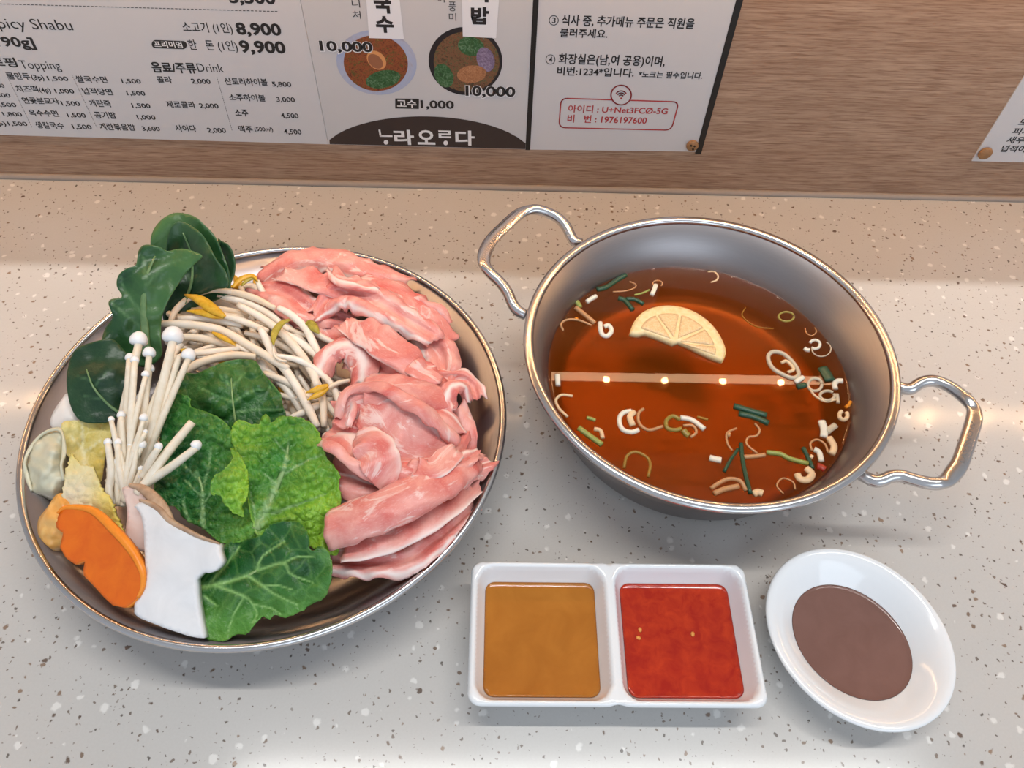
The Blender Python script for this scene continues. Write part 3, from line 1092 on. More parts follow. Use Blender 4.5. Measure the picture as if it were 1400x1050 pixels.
# name, material, width in px, points, label, closed, sink(m)
BITS = [
    ('scallion_strip', 'sc_green', 7.5, [(816, 396), (829, 393), (843, 383.5), (856, 376)], 'dark green scallion strip against the upper left pot wall'),
    ('scallion_piece', 'sc_white', 6.5, [(802, 413), (808, 409), (815, 405)], 'small white scallion bit beside the dark strip at upper left pot wall'),
    ('scallion_piece', 'sc_lime', 7, [(786, 411), (790, 415), (793, 420)], 'tiny lime green scallion bit at the upper left waterline'),
    ('scallion_strip', 'sc_tan', 6.5, [(787, 420.6), (800, 431), (813, 442)], 'straight tan scallion strip pointing at the white curl left of lemon'),
    ('scallion_ring', 'sc_tan', 3.5, [(770, 452), (767, 443), (776, 437), (792, 438), (809, 445)], 'thin tan scallion curl on the left waterline under the tan strip'),
    ('chilli_fleck', 'orange', 5, [(786, 436), (790, 436.5)], 'single orange chilli fleck on the thin tan curl'),
    ('scallion_ring', 'sc_white', 7.5, [(820.5, 441), (821, 451), (824, 458), (831, 459), (836, 452), (832, 445), (826, 447)], 'thick white scallion curl left of the lemon slice'),
    ('scallion_strip', 'sc_green', 7, [(845, 408), (854, 411), (865, 424)], 'left arm of the dark green scallion V above the lemon'),
    ('scallion_strip', 'sc_green', 6, [(856, 409), (867.5, 409.5), (880, 416)], 'right arm of the dark green scallion V above the lemon'),
    ('scallion_strip', 'sc_lime', 3, [(867.5, 403.5), (878, 401), (888, 396.5)], 'thin lime scallion thread above the dark green V'),
    ('scallion_piece', 'sc_white', 7, [(891, 403.5), (894, 397), (896.5, 390)], 'upright white scallion bit above the lemon'),
    ('scallion_ring', 'sc_tan', 2.2, arc(899, 388, 6.5, 4.5, 150, 400), 'thin tan ring hooked on the upright white bit'),
    ('scallion_ring', 'sc_cream', 2.8, [(968, 371.5), (976, 371.5), (981.5, 377), (980, 383), (972, 386)], 'cream scallion hook alone near the top waterline'),
    ('scallion_ring', 'sc_tan', 2.2, [(838, 399), (855, 398), (867, 394), (869, 389), (861, 385)], 'pale tan thread loop beside the dark strip at upper left'),
    ('scallion_ring', 'sc_olive', 2, [(1019, 421), (1014.5, 431), (1025, 442), (1038, 447.6), (1057, 449.5)], 'large faint olive ring under the surface right of lemon', False, 0.004),
    ('scallion_ring', 'sc_lime', 3.2, arc(1075, 433, 10.5, 6.5, 0, 345, 14), 'pale lime ring at the upper right over the pot wall', False, 0.002),
    ('scallion_ring', 'sc_tan', 2, [(1100.5, 449), (1103, 456), (1110, 459), (1116, 454), (1114, 448)], 'thin tan open ring at the right waterline', False, 0.001),
    ('scallion_ring', 'sc_white', 4.5, arc(1114, 471, 7, 6, 200, 490), 'small white ring inside a bubble on the right'),
    ('scallion_piece', 'sc_white', 5.5, [(1099.5, 476), (1103, 478.5), (1107, 479)], 'white scallion crumb beside the small white ring'),
    ('scallion_ring', 'sc_grey', 2, arc(1123, 477, 13, 10.5, -60, 180), 'translucent grey ring near the right pot wall'),
    ('scallion_ring', 'sc_grey', 6.5, [(1050, 488), (1057, 481), (1071, 484), (1085, 497), (1092, 511), (1084, 517), (1068, 511), (1055, 502)], 'large grey-white oval ring on the right side of the broth', True),
    ('scallion_ring', 'sc_cream', 5, [(1068, 496), (1076, 494), (1085, 505), (1077, 509)], 'cream curl inside the large grey-white oval ring'),
    ('scallion_piece', 'sc_white', 7, [(1087, 523), (1092, 520), (1098, 516)], 'white scallion chip at the tip of the oval ring'),
    ('scallion_piece', 'sc_green', 8, [(1090, 529), (1096, 528), (1101, 526)], 'dark green chip tucked below the white chip on the right'),
    ('scallion_ring', 'sc_grey', 4.5, arc(1114, 526, 9.5, 8.5, 0, 350, 14), 'upper grey ring of the linked pair by the right wall'),
    ('scallion_ring', 'sc_grey', 4.5, arc(1131, 541, 10, 6.5, -20, 320, 14), 'lower grey ring of the linked pair by the right wall'),
    ('scallion_ring', 'sc_cream', 3.5, [(1106, 529), (1114, 541), (1129, 549), (1143, 546)], 'cream arc edging the linked pair of grey rings'),
    ('scallion_piece', 'sc_green', 15, [(1124, 503), (1130, 512), (1135, 521)], 'broad dark green scallion leaf bit by the right wall'),
    ('scallion_ring', 'sc_white', 8, [(1142, 532), (1141, 525), (1145, 521), (1152, 521)], 'white scallion hook touching the right waterline'),
    ('scallion_piece', 'sc_grey', 5, [(1144, 539), (1145, 545), (1146, 551)], 'small grey crumb under the white hook on the right'),
    ('chilli_fleck', 'orange', 5, [(1156, 557), (1160, 554), (1163, 549)], 'orange chilli fleck stuck to the right waterline'),  # glint of light on the broth edge, put in as an orange fleck
    ('scallion_strip', 'sc_green', 8, [(1003, 555), (1026, 562), (1048, 568)], 'upper strip of the dark green pair in mid broth'),
    ('scallion_strip', 'sc_green', 8, [(1010, 565.5), (1030, 570), (1051, 579)], 'lower strip of the dark green pair in mid broth'),
    ('scallion_ring', 'sc_cream', 6, arc(1153, 568, 5.5, 6, -40, 250), 'fat cream curl under the orange fleck at right waterline'),
    ('scallion_piece', 'sc_white', 10, [(1123, 576), (1126.6, 587), (1126, 598)], 'chunky white scallion piece at the lower right'),
    ('scallion_piece', 'sc_grey', 9, [(1130, 591), (1136, 586), (1142, 582)], 'glassy grey chip crossing the chunky white piece'),
    ('scallion_piece', 'sc_cream', 9, [(1133, 598), (1140, 611), (1137, 621)], 'cream folded piece against the lower right wall'),
    ('scallion_ring', 'sc_tan', 3.2, [(1110, 616), (1108, 606), (1117, 601), (1128, 607.6), (1132, 619)], 'tan open ring arching over a white curl at lower right'),
    ('scallion_ring', 'sc_white', 8, [(1113, 614), (1120, 619), (1123, 631)], 'white curl lying above the red chilli'),
    ('scallion_piece', 'sc_cream', 6, [(1107, 624), (1111, 626)], 'cream crumb left of the white curl over the red chilli'),
    ('chilli_piece', 'chili', 10, [(1117, 637), (1123, 639), (1128, 642)], 'dark red chilli piece at the lower right waterline'),
    ('scallion_strip', 'sc_green', 5.5, [(1098, 612), (1104.6, 626), (1111, 641)], 'short dark green strip left of the red chilli'),
    ('scallion_strip', 'sc_lime', 6, [(1048, 618.6), (1067, 621), (1079, 627), (1104.6, 634)], 'long lime green strip running toward the red chilli'),
    ('scallion_ring', 'sc_cream', 10, [(1090, 648), (1094, 655), (1104, 656), (1110, 648), (1102, 640)], 'fat cream hook at the lower right of the broth'),
    ('scallion_ring', 'sc_tan', 2.5, [(1071, 675), (1062, 664), (1070, 654), (1084, 659), (1087, 669)], 'thin tan ring at the bottom waterline near the cream hook'),
    ('scallion_piece', 'sc_cream', 9, [(1030, 676), (1036, 673), (1043, 675)], 'cream lump at the bottom waterline'),
    ('scallion_strip', 'sc_green', 5.5, [(1013, 606), (1015, 628), (1020, 653), (1026, 675)], 'longest dark green strip reaching down to the bottom waterline'),
    ('scallion_strip', 'sc_green', 4.5, [(1009, 614), (998, 630), (990, 645)], 'thin green strip slanting left from the longest strip'),
    ('scallion_ring', 'sc_tan', 6, [(972, 668), (984, 660), (997, 655), (1012, 658), (1020, 671)], 'tan tangle arch at the bottom left of the longest strip'),
    ('scallion_strip', 'sc_tan', 7, [(976, 675), (991, 669), (1010, 665)], 'tan strip under the tan tangle arch'),
    ('scallion_ring', 'sc_tan', 3, [(1007, 585.6), (994, 592), (994.6, 606), (1001, 616)], 'thin tan hook below the dark green pair, left one'),
    ('scallion_ring', 'sc_tan', 3.2, [(1032, 579), (1038.6, 588), (1034, 596), (1023, 598), (1021, 607.6), (1035.4, 620)], 'wavy tan thread below the dark green pair, right one'),
    ('scallion_strip', 'sc_tan', 5.5, [(1017, 625), (1032, 624), (1046, 622)], 'short tan strip crossing the longest green strip'),
    ('scallion_piece', 'sc_white', 8, [(970, 626), (978, 628), (986, 629.5)], 'square white chip alone in lower mid broth'),
    ('scallion_piece', 'sc_tan', 7, [(994, 594), (998, 595)], 'tan seed-like crumb beside the left thin hook'),
    ('scallion_ring', 'sc_white', 7, [(863, 562), (851, 565), (846.5, 575), (851, 587), (863, 591), (873, 588)], 'white half ring at the left centre of the broth'),
    ('scallion_strip', 'sc_cream', 8.5, [(867, 563), (861, 570), (865, 582)], 'cream strip standing inside the white half ring'),
    ('scallion_ring', 'sc_tan', 4.5, [(880, 559), (873, 565), (874, 579), (887, 588), (906, 583)], 'tan C-shaped curl right of the white half ring'),
    ('scallion_ring', 'sc_olive', 6, [(930, 574), (920, 569), (911, 575), (912, 585), (922, 588), (932, 586)], 'olive open ring in the centre of the broth'),
    ('scallion_strip', 'sc_white', 6.5, [(930, 571), (946, 574.5), (963, 587)], 'bright white strip right of the olive open ring'),
    ('scallion_ring', 'sc_tan', 4, [(934, 582), (947, 582), (952, 591), (944, 598)], 'tan hook under the bright white strip'),
    ('scallion_piece', 'sc_olive', 8, [(934, 588), (938, 593), (942, 596)], 'olive bean-shaped bit under the tan hook'),
    ('scallion_strip', 'sc_olive', 3.5, [(953, 570), (961, 572), (968, 574)], 'faint olive streak at the end of the bright white strip', False, 0.002),
    ('scallion_strip', 'sc_lime', 7, [(791, 585), (808.6, 598), (823, 608)], 'pale lime strip by the lower left pot wall'),
    ('scallion_ring', 'sc_cream', 6, [(812, 586.5), (821, 589), (824, 599)], 'cream hook beside the pale lime strip at lower left'),
    ('scallion_piece', 'sc_lime', 4.5, [(802, 571), (808, 572.5), (814, 575)], 'small lime sliver above the pale lime strip'),
    ('scallion_ring', 'sc_olive', 4.5, [(853, 640), (857, 624), (868.6, 618), (884, 625), (889, 636), (886, 652)], 'large olive arch near the lower left rim', False, 0.0015),
    ('scallion_ring', 'sc_cream', 4, [(783, 541.5), (768, 540), (760, 547), (764, 558), (776, 570)], 'thin cream C curl on the left waterline'),
    ('scallion_piece', 'sc_white', 7, [(762, 513), (762.5, 520), (763, 527)], 'white oval bit in a bubble at the far left waterline'),
]
for row in BITS:
    nm, mt, w, pts, lab = row[:5]
    closed = row[5] if len(row) > 5 else False
    sink = row[6] if len(row) > 6 else 0.0
    rr = w * 0.00048 / 2
    rz = max(0.0006, min(rr, 0.0016))
    z = BZ + 0.0002 - sink
    ang = random.random() * 6
    wp = [P(x, y, z + 0.0003 * math.sin(ang + i * 1.7)) for i, (x, y) in enumerate(pts)]
    sq = nm in ('scallion_strip', 'scallion_piece')
    v, f = tube(wp, (rr, rz), 10, 4, closed, True, sq)
    tag(mk(nm, v, f, M[mt]), lab, 'chilli' if 'chilli' in nm else 'scallion', G_SC if 'scallion' in nm else None)

# ---- lemon slice


def m_lemon(name, c0, c1, sc, **kw):
    t = NT(name)
    n = t.noise(t.obj(), sc, 4)
    t.bump(n, 0.4, 0.0006)
    return t.fin(t.mix(t.rng(n, 0.35, 0.65), s2l(c0), s2l(c1)), 0.22, **kw)


M['pith'] = m_lemon('lemon_pith', (236, 206, 150), (242, 220, 172), 300)
M['rind'] = m_lemon('lemon_rind', (228, 192, 122), (236, 206, 144), 500)
M['pulp'] = m_lemon('lemon_flesh', (222, 184, 134), (236, 206, 160), 900)
cpx = lambda L: [(640 + x / 3.889, 260 + y / 3.889) for x, y in L]
arc_px = cpx([(862, 770), (885, 710), (930, 660), (1000, 632), (1080, 626), (1170, 645), (1250, 690), (1310, 750), (1350, 820), (1362, 870), (1345, 912)])
low_px = cpx([(1290, 892), (1230, 865), (1170, 835), (1115, 812), (1085, 822), (1035, 800), (980, 780), (935, 766), (905, 776)])
LZ = BZ + 0.0016
lem = thing('lemon_slice', 'half-moon lemon slice floating in the broth', 'lemon', tuple(P(922, 455, BZ)))
o = sheet('pith', arc_px + low_px, [(0, 0, LZ)], M['pith'], lem, 4.0, 0.005, smooth_outline=False, offset=0.0)
rp_ = [P(x, y, LZ - 0.0002) for x, y in arc_px]
v, f = tube(rp_, (0.0010, 0.0024), 8, 4)
mk('rind', v, f, M['rind'], lem)
C0 = cpx([(1100, 806)])[0]
A = [np.array(p[:2]) for p in catmull([np.array(q) for q in arc_px], 6)]
nA = len(A) - 1
for a, b in ((0.09, 0.27), (0.29, 0.46), (0.48, 0.66), (0.68, 0.82), (0.84, 0.965)):
    c = np.array(C0)
    outer_ = [c + (A[int(nA * (a + (b - a) * i / 8))] - c) * 0.83 for i in range(9)]
    mid = sum(outer_) / 9
    tip = c + (mid - c) * 0.16
    poly = [tip] + outer_
    o = sheet('segment', [tuple(p) for p in poly], [(0, 0, LZ + 0.0026)], M['pulp'], lem, 3.0, 0.0006, smooth_outline=False, dz=lambda x, y, d: 0.0004 * min(1, d / 4))

# ================================================================ two-compartment dish
d00, d10, d11, d01 = (-0.0113, 0.1018), (0.1498, 0.1023), (0.1502, 0.1833), (-0.0112, 0.1828)
DX, DY = 0.0694, 0.14255
HWX, HWY, DZ = 0.0806, 0.0405, 0.030
droot = thing('divided_sauce_dish', 'white rectangular porcelain dish with two square wells', 'dish', (DX, DY, 0.0))


def rr2(hx, hy, r, n=7):
    out = []
    for sx_, sy_, a0 in ((1, 1, 0), (-1, 1, PI / 2), (-1, -1, PI), (1, -1, 1.5 * PI)):
        for i in range(n + 1):
            a = a0 + PI / 2 * i / n
            out.append((sx_ * (hx - r) + r * math.cos(a), sy_ * (hy - r) + r * math.sin(a)))
    return out


def sdrr(x, y, cx, cy, hx, hy, r):
    qx, qy = abs(x - cx) - hx + r, abs(y - cy) - hy + r
    return math.hypot(max(qx, 0), max(qy, 0)) + min(max(qx, qy), 0) - r


def dish_out(hx, hy, r):
    """outline with a shallow notch where the two wells meet"""
    base = resample(rr2(hx, hy, r), 0.0016)
    out = []
    for x, y in base:
        if abs(abs(y) - hy) < 1e-4:
            y -= math.copysign(0.0012 * math.exp(-(x / 0.0035) ** 2), y)
        out.append((x, y))
    return out


ring = dish_out(HWX, HWY, 0.007)
V, T, D = fill(ring, 0.0015)
WX = HWX / 2


def dish_z(x, y):
    d = -min(sdrr(x, y, s * (WX - 0.0004), 0, WX - 0.0042, HWY - 0.0040, 0.0095) for s in (-1, 1))
    e = -sdrr(x, y, 0, 0, HWX, HWY, 0.007)
    z = DZ
    if e < 0.0018:
        z -= 0.0018 - math.sqrt(max(0, 0.0018 ** 2 - (0.0018 - e) ** 2))
    if abs(x) < 0.004:
        z -= 0.0006 * (1 - (x / 0.004) ** 2) ** 2
    if d > -0.0014:
        t = min(1.0, (d + 0.0014) / 0.0150)
        z -= (DZ - 0.0065) * (1 - (1 - t) ** 2.2) if t < 1 else (DZ - 0.0065)
    return z


dv = [(DX + x, DY + y, dish_z(x, y)) for x, y in V]
df_ = [tuple(t) for t in T]
nb = len(ring)
prev = list(range(nb))
for hz, sc_ in ((DZ - 0.006, 0.0012), (DZ - 0.016, 0.0058), (0.0025, 0.0125), (0.0004, 0.0140), (0.0, 0.0155)):
    b = len(dv)
    for x, y in dish_out(HWX - sc_, HWY - sc_, 0.007):
        pass
    for i in range(nb):
        x, y = ring[i]
        dv.append((DX + x * (HWX - sc_) / HWX, DY + y * (HWY - sc_) / HWY, hz))
    for i in range(nb):
        j = (i + 1) % nb
        df_.append((prev[i], prev[j], b + j, b + i))
    prev = list(range(b, b + nb))
df_.append(tuple(prev))
mk('porcelain_body', dv, df_, M['porcelain'], droot)


def m_sauce(name, c0, c1, sc, rough, bump=0.0, **kw):
    t = NT(name)
    n = t.noise(t.obj(), sc, 4, 0.6, 0.6)
    if bump:
        t.bump(n, bump, 0.0006)
    return t.fin(t.mix(t.rng(n, 0.35, 0.7), s2l(c0), s2l(c1)), rough, **kw)


M['ponzu'] = m_sauce('amber_sauce', (170, 104, 32), (184, 116, 40), 40, 0.04, Specular_IOR_Level=0.4)
M['sweetchili'] = m_sauce('red_chilli_sauce', (164, 32, 10), (192, 56, 18), 120, 0.05, 0.12, Specular_IOR_Level=0.5)
M['peanut'] = m_sauce('brown_peanut_sauce', (122, 88, 78), (129, 94, 84), 60, 0.09, Specular_IOR_Level=0.4)
M['seed'] = plain('chilli_seed', (226, 150, 70), 0.4)


def well_sauce(s, name, mat, label):
    hx, hy = WX - 0.0042 - 0.0058, HWY - 0.0040 - 0.0058
    z = 0.0158
    # follow the well wall at this height
    best = None
    for k_ in range(200):
        d = k_ * 0.0001
        if dish_z(s * (WX - 0.0004), HWY - 0.0040 - d) <= z:
            best = d
            break
    hx, hy = WX - 0.0042 - best, HWY - 0.0040 - best
    out = resample(rr2(hx, hy, max(0.003, 0.0095 - best)), 0.0012)
    cx = s * (WX - 0.0004)
    V, T, D = fill(out, 0.0016)
    pv = [(DX + cx + x, DY + y, z + 0.0006 * math.exp(-(d / 0.0009))) for (x, y), d in zip(V, D)]
    n0 = len(out)
    b = len(pv)
    for x, y in out:
        pv.append((DX + cx + x * (hx - 0.0042) / hx, DY + y * (hy - 0.0042) / hy, 0.0068))
    fs = [tuple(t) for t in T] + [(i, (i + 1) % n0, b + (i + 1) % n0, b + i) for i in range(n0)] + [tuple(range(b, b + n0))]
    o = mk(name, pv, fs, mat, origin=(DX + cx, DY, 0.0068))
    return tag(o, label, 'sauce'), z


o, sz = well_sauce(-1, 'amber_sauce', M['ponzu'], 'thin amber dipping sauce in the left well of the divided dish')
o, sz = well_sauce(1, 'chilli_sauce', M['sweetchili'], 'bright red sweet chilli sauce in the divided dish')
for px, py in ((873, 872), (875, 861), (947, 867)):
    c = P(px, py, sz + 0.0002)
    v, f = lathe([(0.0, -0.0004), (0.0011, -0.0002), (0.0013, 0.0001), (0.0009, 0.0005), (0.0, 0.0006)], 0, 0, 10, sx=1.2, sy=0.9, rot=px)
    mk('chilli_seed', [(c.x + a[0], c.y + a[1], c.z + a[2]) for a in v], f, M['seed'], o)

# ================================================================ oval dish
ovp = [(1045, 830), (1060, 785), (1120, 750), (1180, 757), (1250, 800), (1305, 880), (1306, 930), (1270, 985), (1200, 1003), (1120, 960), (1070, 900)]
OZ = 0.026
Q = np.array([tuple(P(x, y, OZ))[:2] for x, y in ovp])
X_ = np.c_[Q[:, 0] ** 2, Q[:, 0] * Q[:, 1], Q[:, 1] ** 2, Q[:, 0], Q[:, 1]]
co = np.linalg.lstsq(X_ * 100, np.ones(len(Q)) * 100, rcond=None)[0]
A_, B_, C_, D_, E_ = co
ctr = np.linalg.solve([[2 * A_, B_], [B_, 2 * C_]], [-D_, -E_])
k0 = 1 + A_ * ctr[0] ** 2 + B_ * ctr[0] * ctr[1] + C_ * ctr[1] ** 2
ew, evv = np.linalg.eigh(np.array([[A_, B_ / 2], [B_ / 2, C_]]) / k0)
ax = 1 / np.sqrt(ew)
OA, OB, OR = float(ax[0]), float(ax[1]), math.atan2(evv[1, 0], evv[0, 0])
OX, OY = float(ctr[0]), float(ctr[1])
print('OVAL', OX, OY, OA, OB, math.degrees(OR))
oroot = thing('oval_sauce_dish', 'white oval porcelain dish right of the divided dish', 'dish', (OX, OY, 0.0))
# profile as (inset from the rim, height)
pi_ = [(0.036, 0.0050), (0.0315, 0.0053), (0.0270, 0.0066), (0.0225, 0.0098), (0.0180, 0.0142), (0.0125, 0.0195), (0.0075, 0.0236), (0.0040, 0.0254), (0.0014, 0.0260), (0.0003, 0.0254), (0.0, 0.0245), (0.0008, 0.0232), (0.0055, 0.0195), (0.0120, 0.0110), (0.0165, 0.0050), (0.0172, 0.0010), (0.0180, 0.0), (0.0200, 0.0), (0.0205, 0.0015), (0.028, 0.0018)]


def oval(rows, n=120):
    v, f = [], []
    for d, z in rows:
        for k in range(n):
            a = 2 * PI * k / n
            x, y = (OA - d) * math.cos(a), (OB - d) * math.sin(a)
            v.append((OX + x * math.cos(OR) - y * math.sin(OR), OY + x * math.sin(OR) + y * math.cos(OR), z))
    for i in range(len(rows) - 1):
        for k in range(n):
            q = (k + 1) % n
            f.append((i * n + k, i * n + q, (i + 1) * n + q, (i + 1) * n + k))
    f.append(tuple(range(n)))
    f.append(tuple((len(rows) - 1) * n + k for k in range(n)))
    return v, f


v, f = oval(pi_)
mk('porcelain_body', v, f, M['porcelain'], oroot)
v, f = oval([(0.0280, 0.0066), (0.0230, 0.0098), (0.0193, 0.0133), (0.0187, 0.0138), (0.0194, 0.0135), (0.0203, 0.01335), (0.0213, 0.01335), (0.030, 0.01335)])
o = mk('peanut_sauce', v, f, M['peanut'], origin=(OX, OY, 0.0074))
tag(o, 'opaque brown dipping sauce in the white oval dish', 'sauce')

# ================================================================ food on the plate
# ---- materials


def m_leaf(name, dark, mid, light, veinc, rough=0.32, cell=190.0, bump=0.5, net=0.35):
    t = NT(name)
    v = t.uv()
    n = t.noise(v, 60.0, 5, 0.6, 0.3)
    c = t.mix(t.rng(n, 0.3, 0.7), s2l(dark), s2l(mid))
    c = t.mix(t.attr('tone'), c, s2l(light))
    # fine net of veins
    x = t.n('ShaderNodeTexVoronoi', feature='DISTANCE_TO_EDGE')
    nz = t.n('ShaderNodeTexNoise')
    t.l(v, nz.inputs['Vector'])
    nz.inputs['Scale'].default_value = 120
    off = t.n('ShaderNodeVectorMath', operation='MULTIPLY_ADD')
    t.l(nz.outputs['Color'], off.inputs[0])
    off.inputs[1].default_value = (0.004, 0.004, 0)
    t.l(v, off.inputs[2])
    t.l(off.outputs[0], x.inputs['Vector'])
    x.inputs['Scale'].default_value = cell
    e = t.rng(x.outputs['Distance'], 0.0, 0.10, 1.0, 0.0)
    c = t.mix(t.math('MULTIPLY', e, net), c, t.mix(0.6, s2l(light), s2l(veinc)))
    c = t.mix(t.attr('vein'), c, s2l(veinc))
    c = t.mix(t.rng(t.attr('rim'), 0.0, 0.16, 0.35, 0.0), c, s2l(light))
    h = t.math('ADD', t.math('MULTIPLY', x.outputs['Distance'], 1.4), t.noise(v, 420.0, 3))
    t.bump(h, bump, 0.0016)
    return t.fin(c, rough, Specular_IOR_Level=0.4)


M['choy'] = m_leaf('dark_choy_leaf', (24, 60, 34), (40, 84, 46), (92, 134, 76), (84, 120, 78), 0.28, 90.0, 0.15, 0.08)
M['choy_dark'] = m_leaf('darkest_choy_leaf', (16, 44, 28), (28, 62, 38), (76, 114, 66), (66, 98, 66), 0.3, 90.0, 0.15, 0.08)
M['napa_dark'] = m_leaf('dark_cabbage_leaf', (20, 66, 26), (44, 104, 42), (116, 162, 74), (104, 150, 88), 0.28, 130.0, 0.5, 0.12)
M['napa'] = m_leaf('green_cabbage_leaf', (30, 96, 40), (62, 142, 60), (158, 204, 60), (158, 192, 132), 0.28, 190.0, 0.8, 0.12)
M['napa_mid'] = m_leaf('deep_green_cabbage_leaf', (20, 76, 34), (42, 112, 52), (130, 190, 70), (140, 178, 118), 0.28, 190.0, 0.8, 0.12)
M['napa_net'] = m_leaf('veined_cabbage_leaf', (20, 70, 28), (42, 102, 44), (112, 172, 64), (146, 188, 108), 0.28, 85.0, 0.5, 0.20)
M['napa_pale'] = m_leaf('pale_cabbage_leaf', (214, 202, 170), (226, 216, 186), (224, 204, 96), (236, 230, 210), 0.35, 150.0, 0.4, 0.15)
M['napa_yellow'] = m_leaf('yellow_cabbage_leaf', (206, 184, 84), (220, 200, 112), (232, 220, 160), (236, 228, 180), 0.35, 110.0, 0.4, 0.2)


def m_pork():
    t = NT('raw_pork')
    v = t.uv()
    oi = t.n('ShaderNodeObjectInfo')
    of = t.n('ShaderNodeVectorMath', operation='ADD')
    cm = t.n('ShaderNodeCombineXYZ')
    t.l(t.math('MULTIPLY', oi.outputs['Random'], 7.0), cm.inputs[0])
    t.l(t.math('MULTIPLY', oi.outputs['Random'], 13.0), cm.inputs[1])
    t.l(v, of.inputs[0])
    t.l(cm.outputs[0], of.inputs[1])
    w = of.outputs[0]
    n1 = t.noise(w, 42.0, 4, 0.55, 0.8)
    mp = t.n('ShaderNodeMapping')
    t.l(w, mp.inputs[0])
    mp.inputs['Scale'].default_value = (1, 2.6, 1)
    n2 = t.noise(mp.outputs[0], 34.0, 5, 0.62, 1.4)
    n3 = t.noise(mp.outputs[0], 520.0, 3, 0.7, 0.0)
    c = t.mix(t.rng(n1, 0.34, 0.66), s2l((218, 112, 104)), s2l((245, 182, 170)))
    c = t.mix(t.rng(oi.outputs['Random'], 0.0, 1.0, 0.0, 0.30), c, s2l((214, 96, 92)))
    c = t.mix(t.rng(n2, 0.57, 0.63, 0.0, 0.6), c, s2l((250, 222, 214)))
    c = t.mix(t.rng(n3, 0.52, 0.72, 0.0, 0.3), c, s2l((250, 208, 200)))
    c = t.mix(t.attr('fat'), c, s2l((249, 222, 214)))
    t.bump(n3, 0.25, 0.0004)
    return t.fin(c, 0.34, Specular_IOR_Level=0.45, Subsurface_Weight=0.12, Subsurface_Radius=(0.004, 0.0015, 0.001), Subsurface_Scale=1.0)


M['pork'] = m_pork()


def m_sprout():
    t = NT('white_sprout')
    oi = t.n('ShaderNodeObjectInfo')
    n = t.noise(t.obj(), 90.0, 3)
    c = t.mix(t.rng(n, 0.3, 0.7), s2l((240, 224, 202)), s2l((248, 242, 232)))
    c = t.mix(t.rng(oi.outputs['Random'], 0.2, 1.0, 0.0, 0.6), c, s2l((230, 204, 168)))
    return t.fin(c, 0.3, Specular_IOR_Level=0.45)


M['sprout'] = m_sprout()
M['bean'] = m_sauce('yellow_bean_head', (206, 152, 24), (226, 184, 60), 300, 0.35)
M['bean_green'] = m_sauce('olive_bean_head', (150, 138, 36), (190, 170, 70), 300, 0.35)
M['enoki'] = m_sauce('enoki_stem', (230, 216, 192), (240, 230, 212), 160, 0.35)
M['enoki_cap'] = plain('enoki_cap', (240, 240, 240), 0.28, 0.02)
M['oyster'] = m_sauce('mushroom_flesh', (226, 224, 224), (236, 234, 234), 60, 0.5, 0.05)
M['oyster_pink'] = m_sauce('mushroom_side', (226, 196, 182), (236, 216, 206), 60, 0.5, 0.05)
M['oyster_skin'] = m_sauce('mushroom_skin', (166, 132, 104), (206, 178, 150), 120, 0.5, 0.1)
M['carrot'] = m_sauce('carrot_flesh', (220, 98, 6), (232, 114, 12), 80, 0.34, 0.06)
M['carrot_edge'] = m_sauce('carrot_edge', (238, 134, 24), (246, 150, 44), 80, 0.36, 0.1)
M['dumpling'] = m_sauce('dumpling_skin', (204, 200, 172), (218, 214, 190), 70, 0.32, 0.2)
M['dumpling_orange'] = m_sauce('orange_dumpling_skin', (226, 158, 72), (238, 190, 116), 90, 0.3, 0.3)
M['stalk'] = m_sauce('white_stalk', (232, 226, 220), (242, 238, 234), 60, 0.3)


def crinkle(amp, cell, sx=1.0, sy=1.0, seed=0.0):
    def f(x, y, d):
        q = Vector((x / cell * sx + seed, y / cell * sy, seed))
        dist, _ = noise.voronoi(q)
        b = max(0.0, 1 - 2.6 * dist[0] ** 2)
        return amp * 1.25 * (b - 0.5) * min(1.0, d / 5 + 0.25) + amp * 0.9 * (noise.noise(Vector((x / (cell * 2.6) + seed, y / (cell * 2.6), 3.0))))
    return f


def wavy(amp, cell, seed=0.0, edge=0.0):
    def f(x, y, d):
        e = edge * math.exp(-d / 9.0) * math.sin((x * 0.6 + y) / 7.0 + seed * 5)
        return amp * noise.noise(Vector((x / cell + seed, y / cell, seed))) + e
    return f


def ridge_veins(base, pls, depth, w):
    """sink the sheet along its veins"""
    segs = []
    for pl in pls:
        segs += list(zip(pl, pl[1:]))
    A = np.array([s[0] for s in segs], float)
    B = np.array([s[1] for s in segs], float)

    def f(x, y, d):
        q = np.array([[x, y]], float)
        dd = float(seg_dist(q, A, B)[0])
        return base(x, y, d) - depth * math.exp(-(dd / w) ** 2)
    return f


def cv(ox, oy, s, L):
    return [(ox + x / s, oy + y / s) for x, y in L]


def leaf(name, label, cat, outline, hts, mat, group=None, parent=None, **kw):
    o = sheet(name, outline, hts, mat, parent, **kw)
    if parent is None:
        tag(o, label, cat, group)
    return o


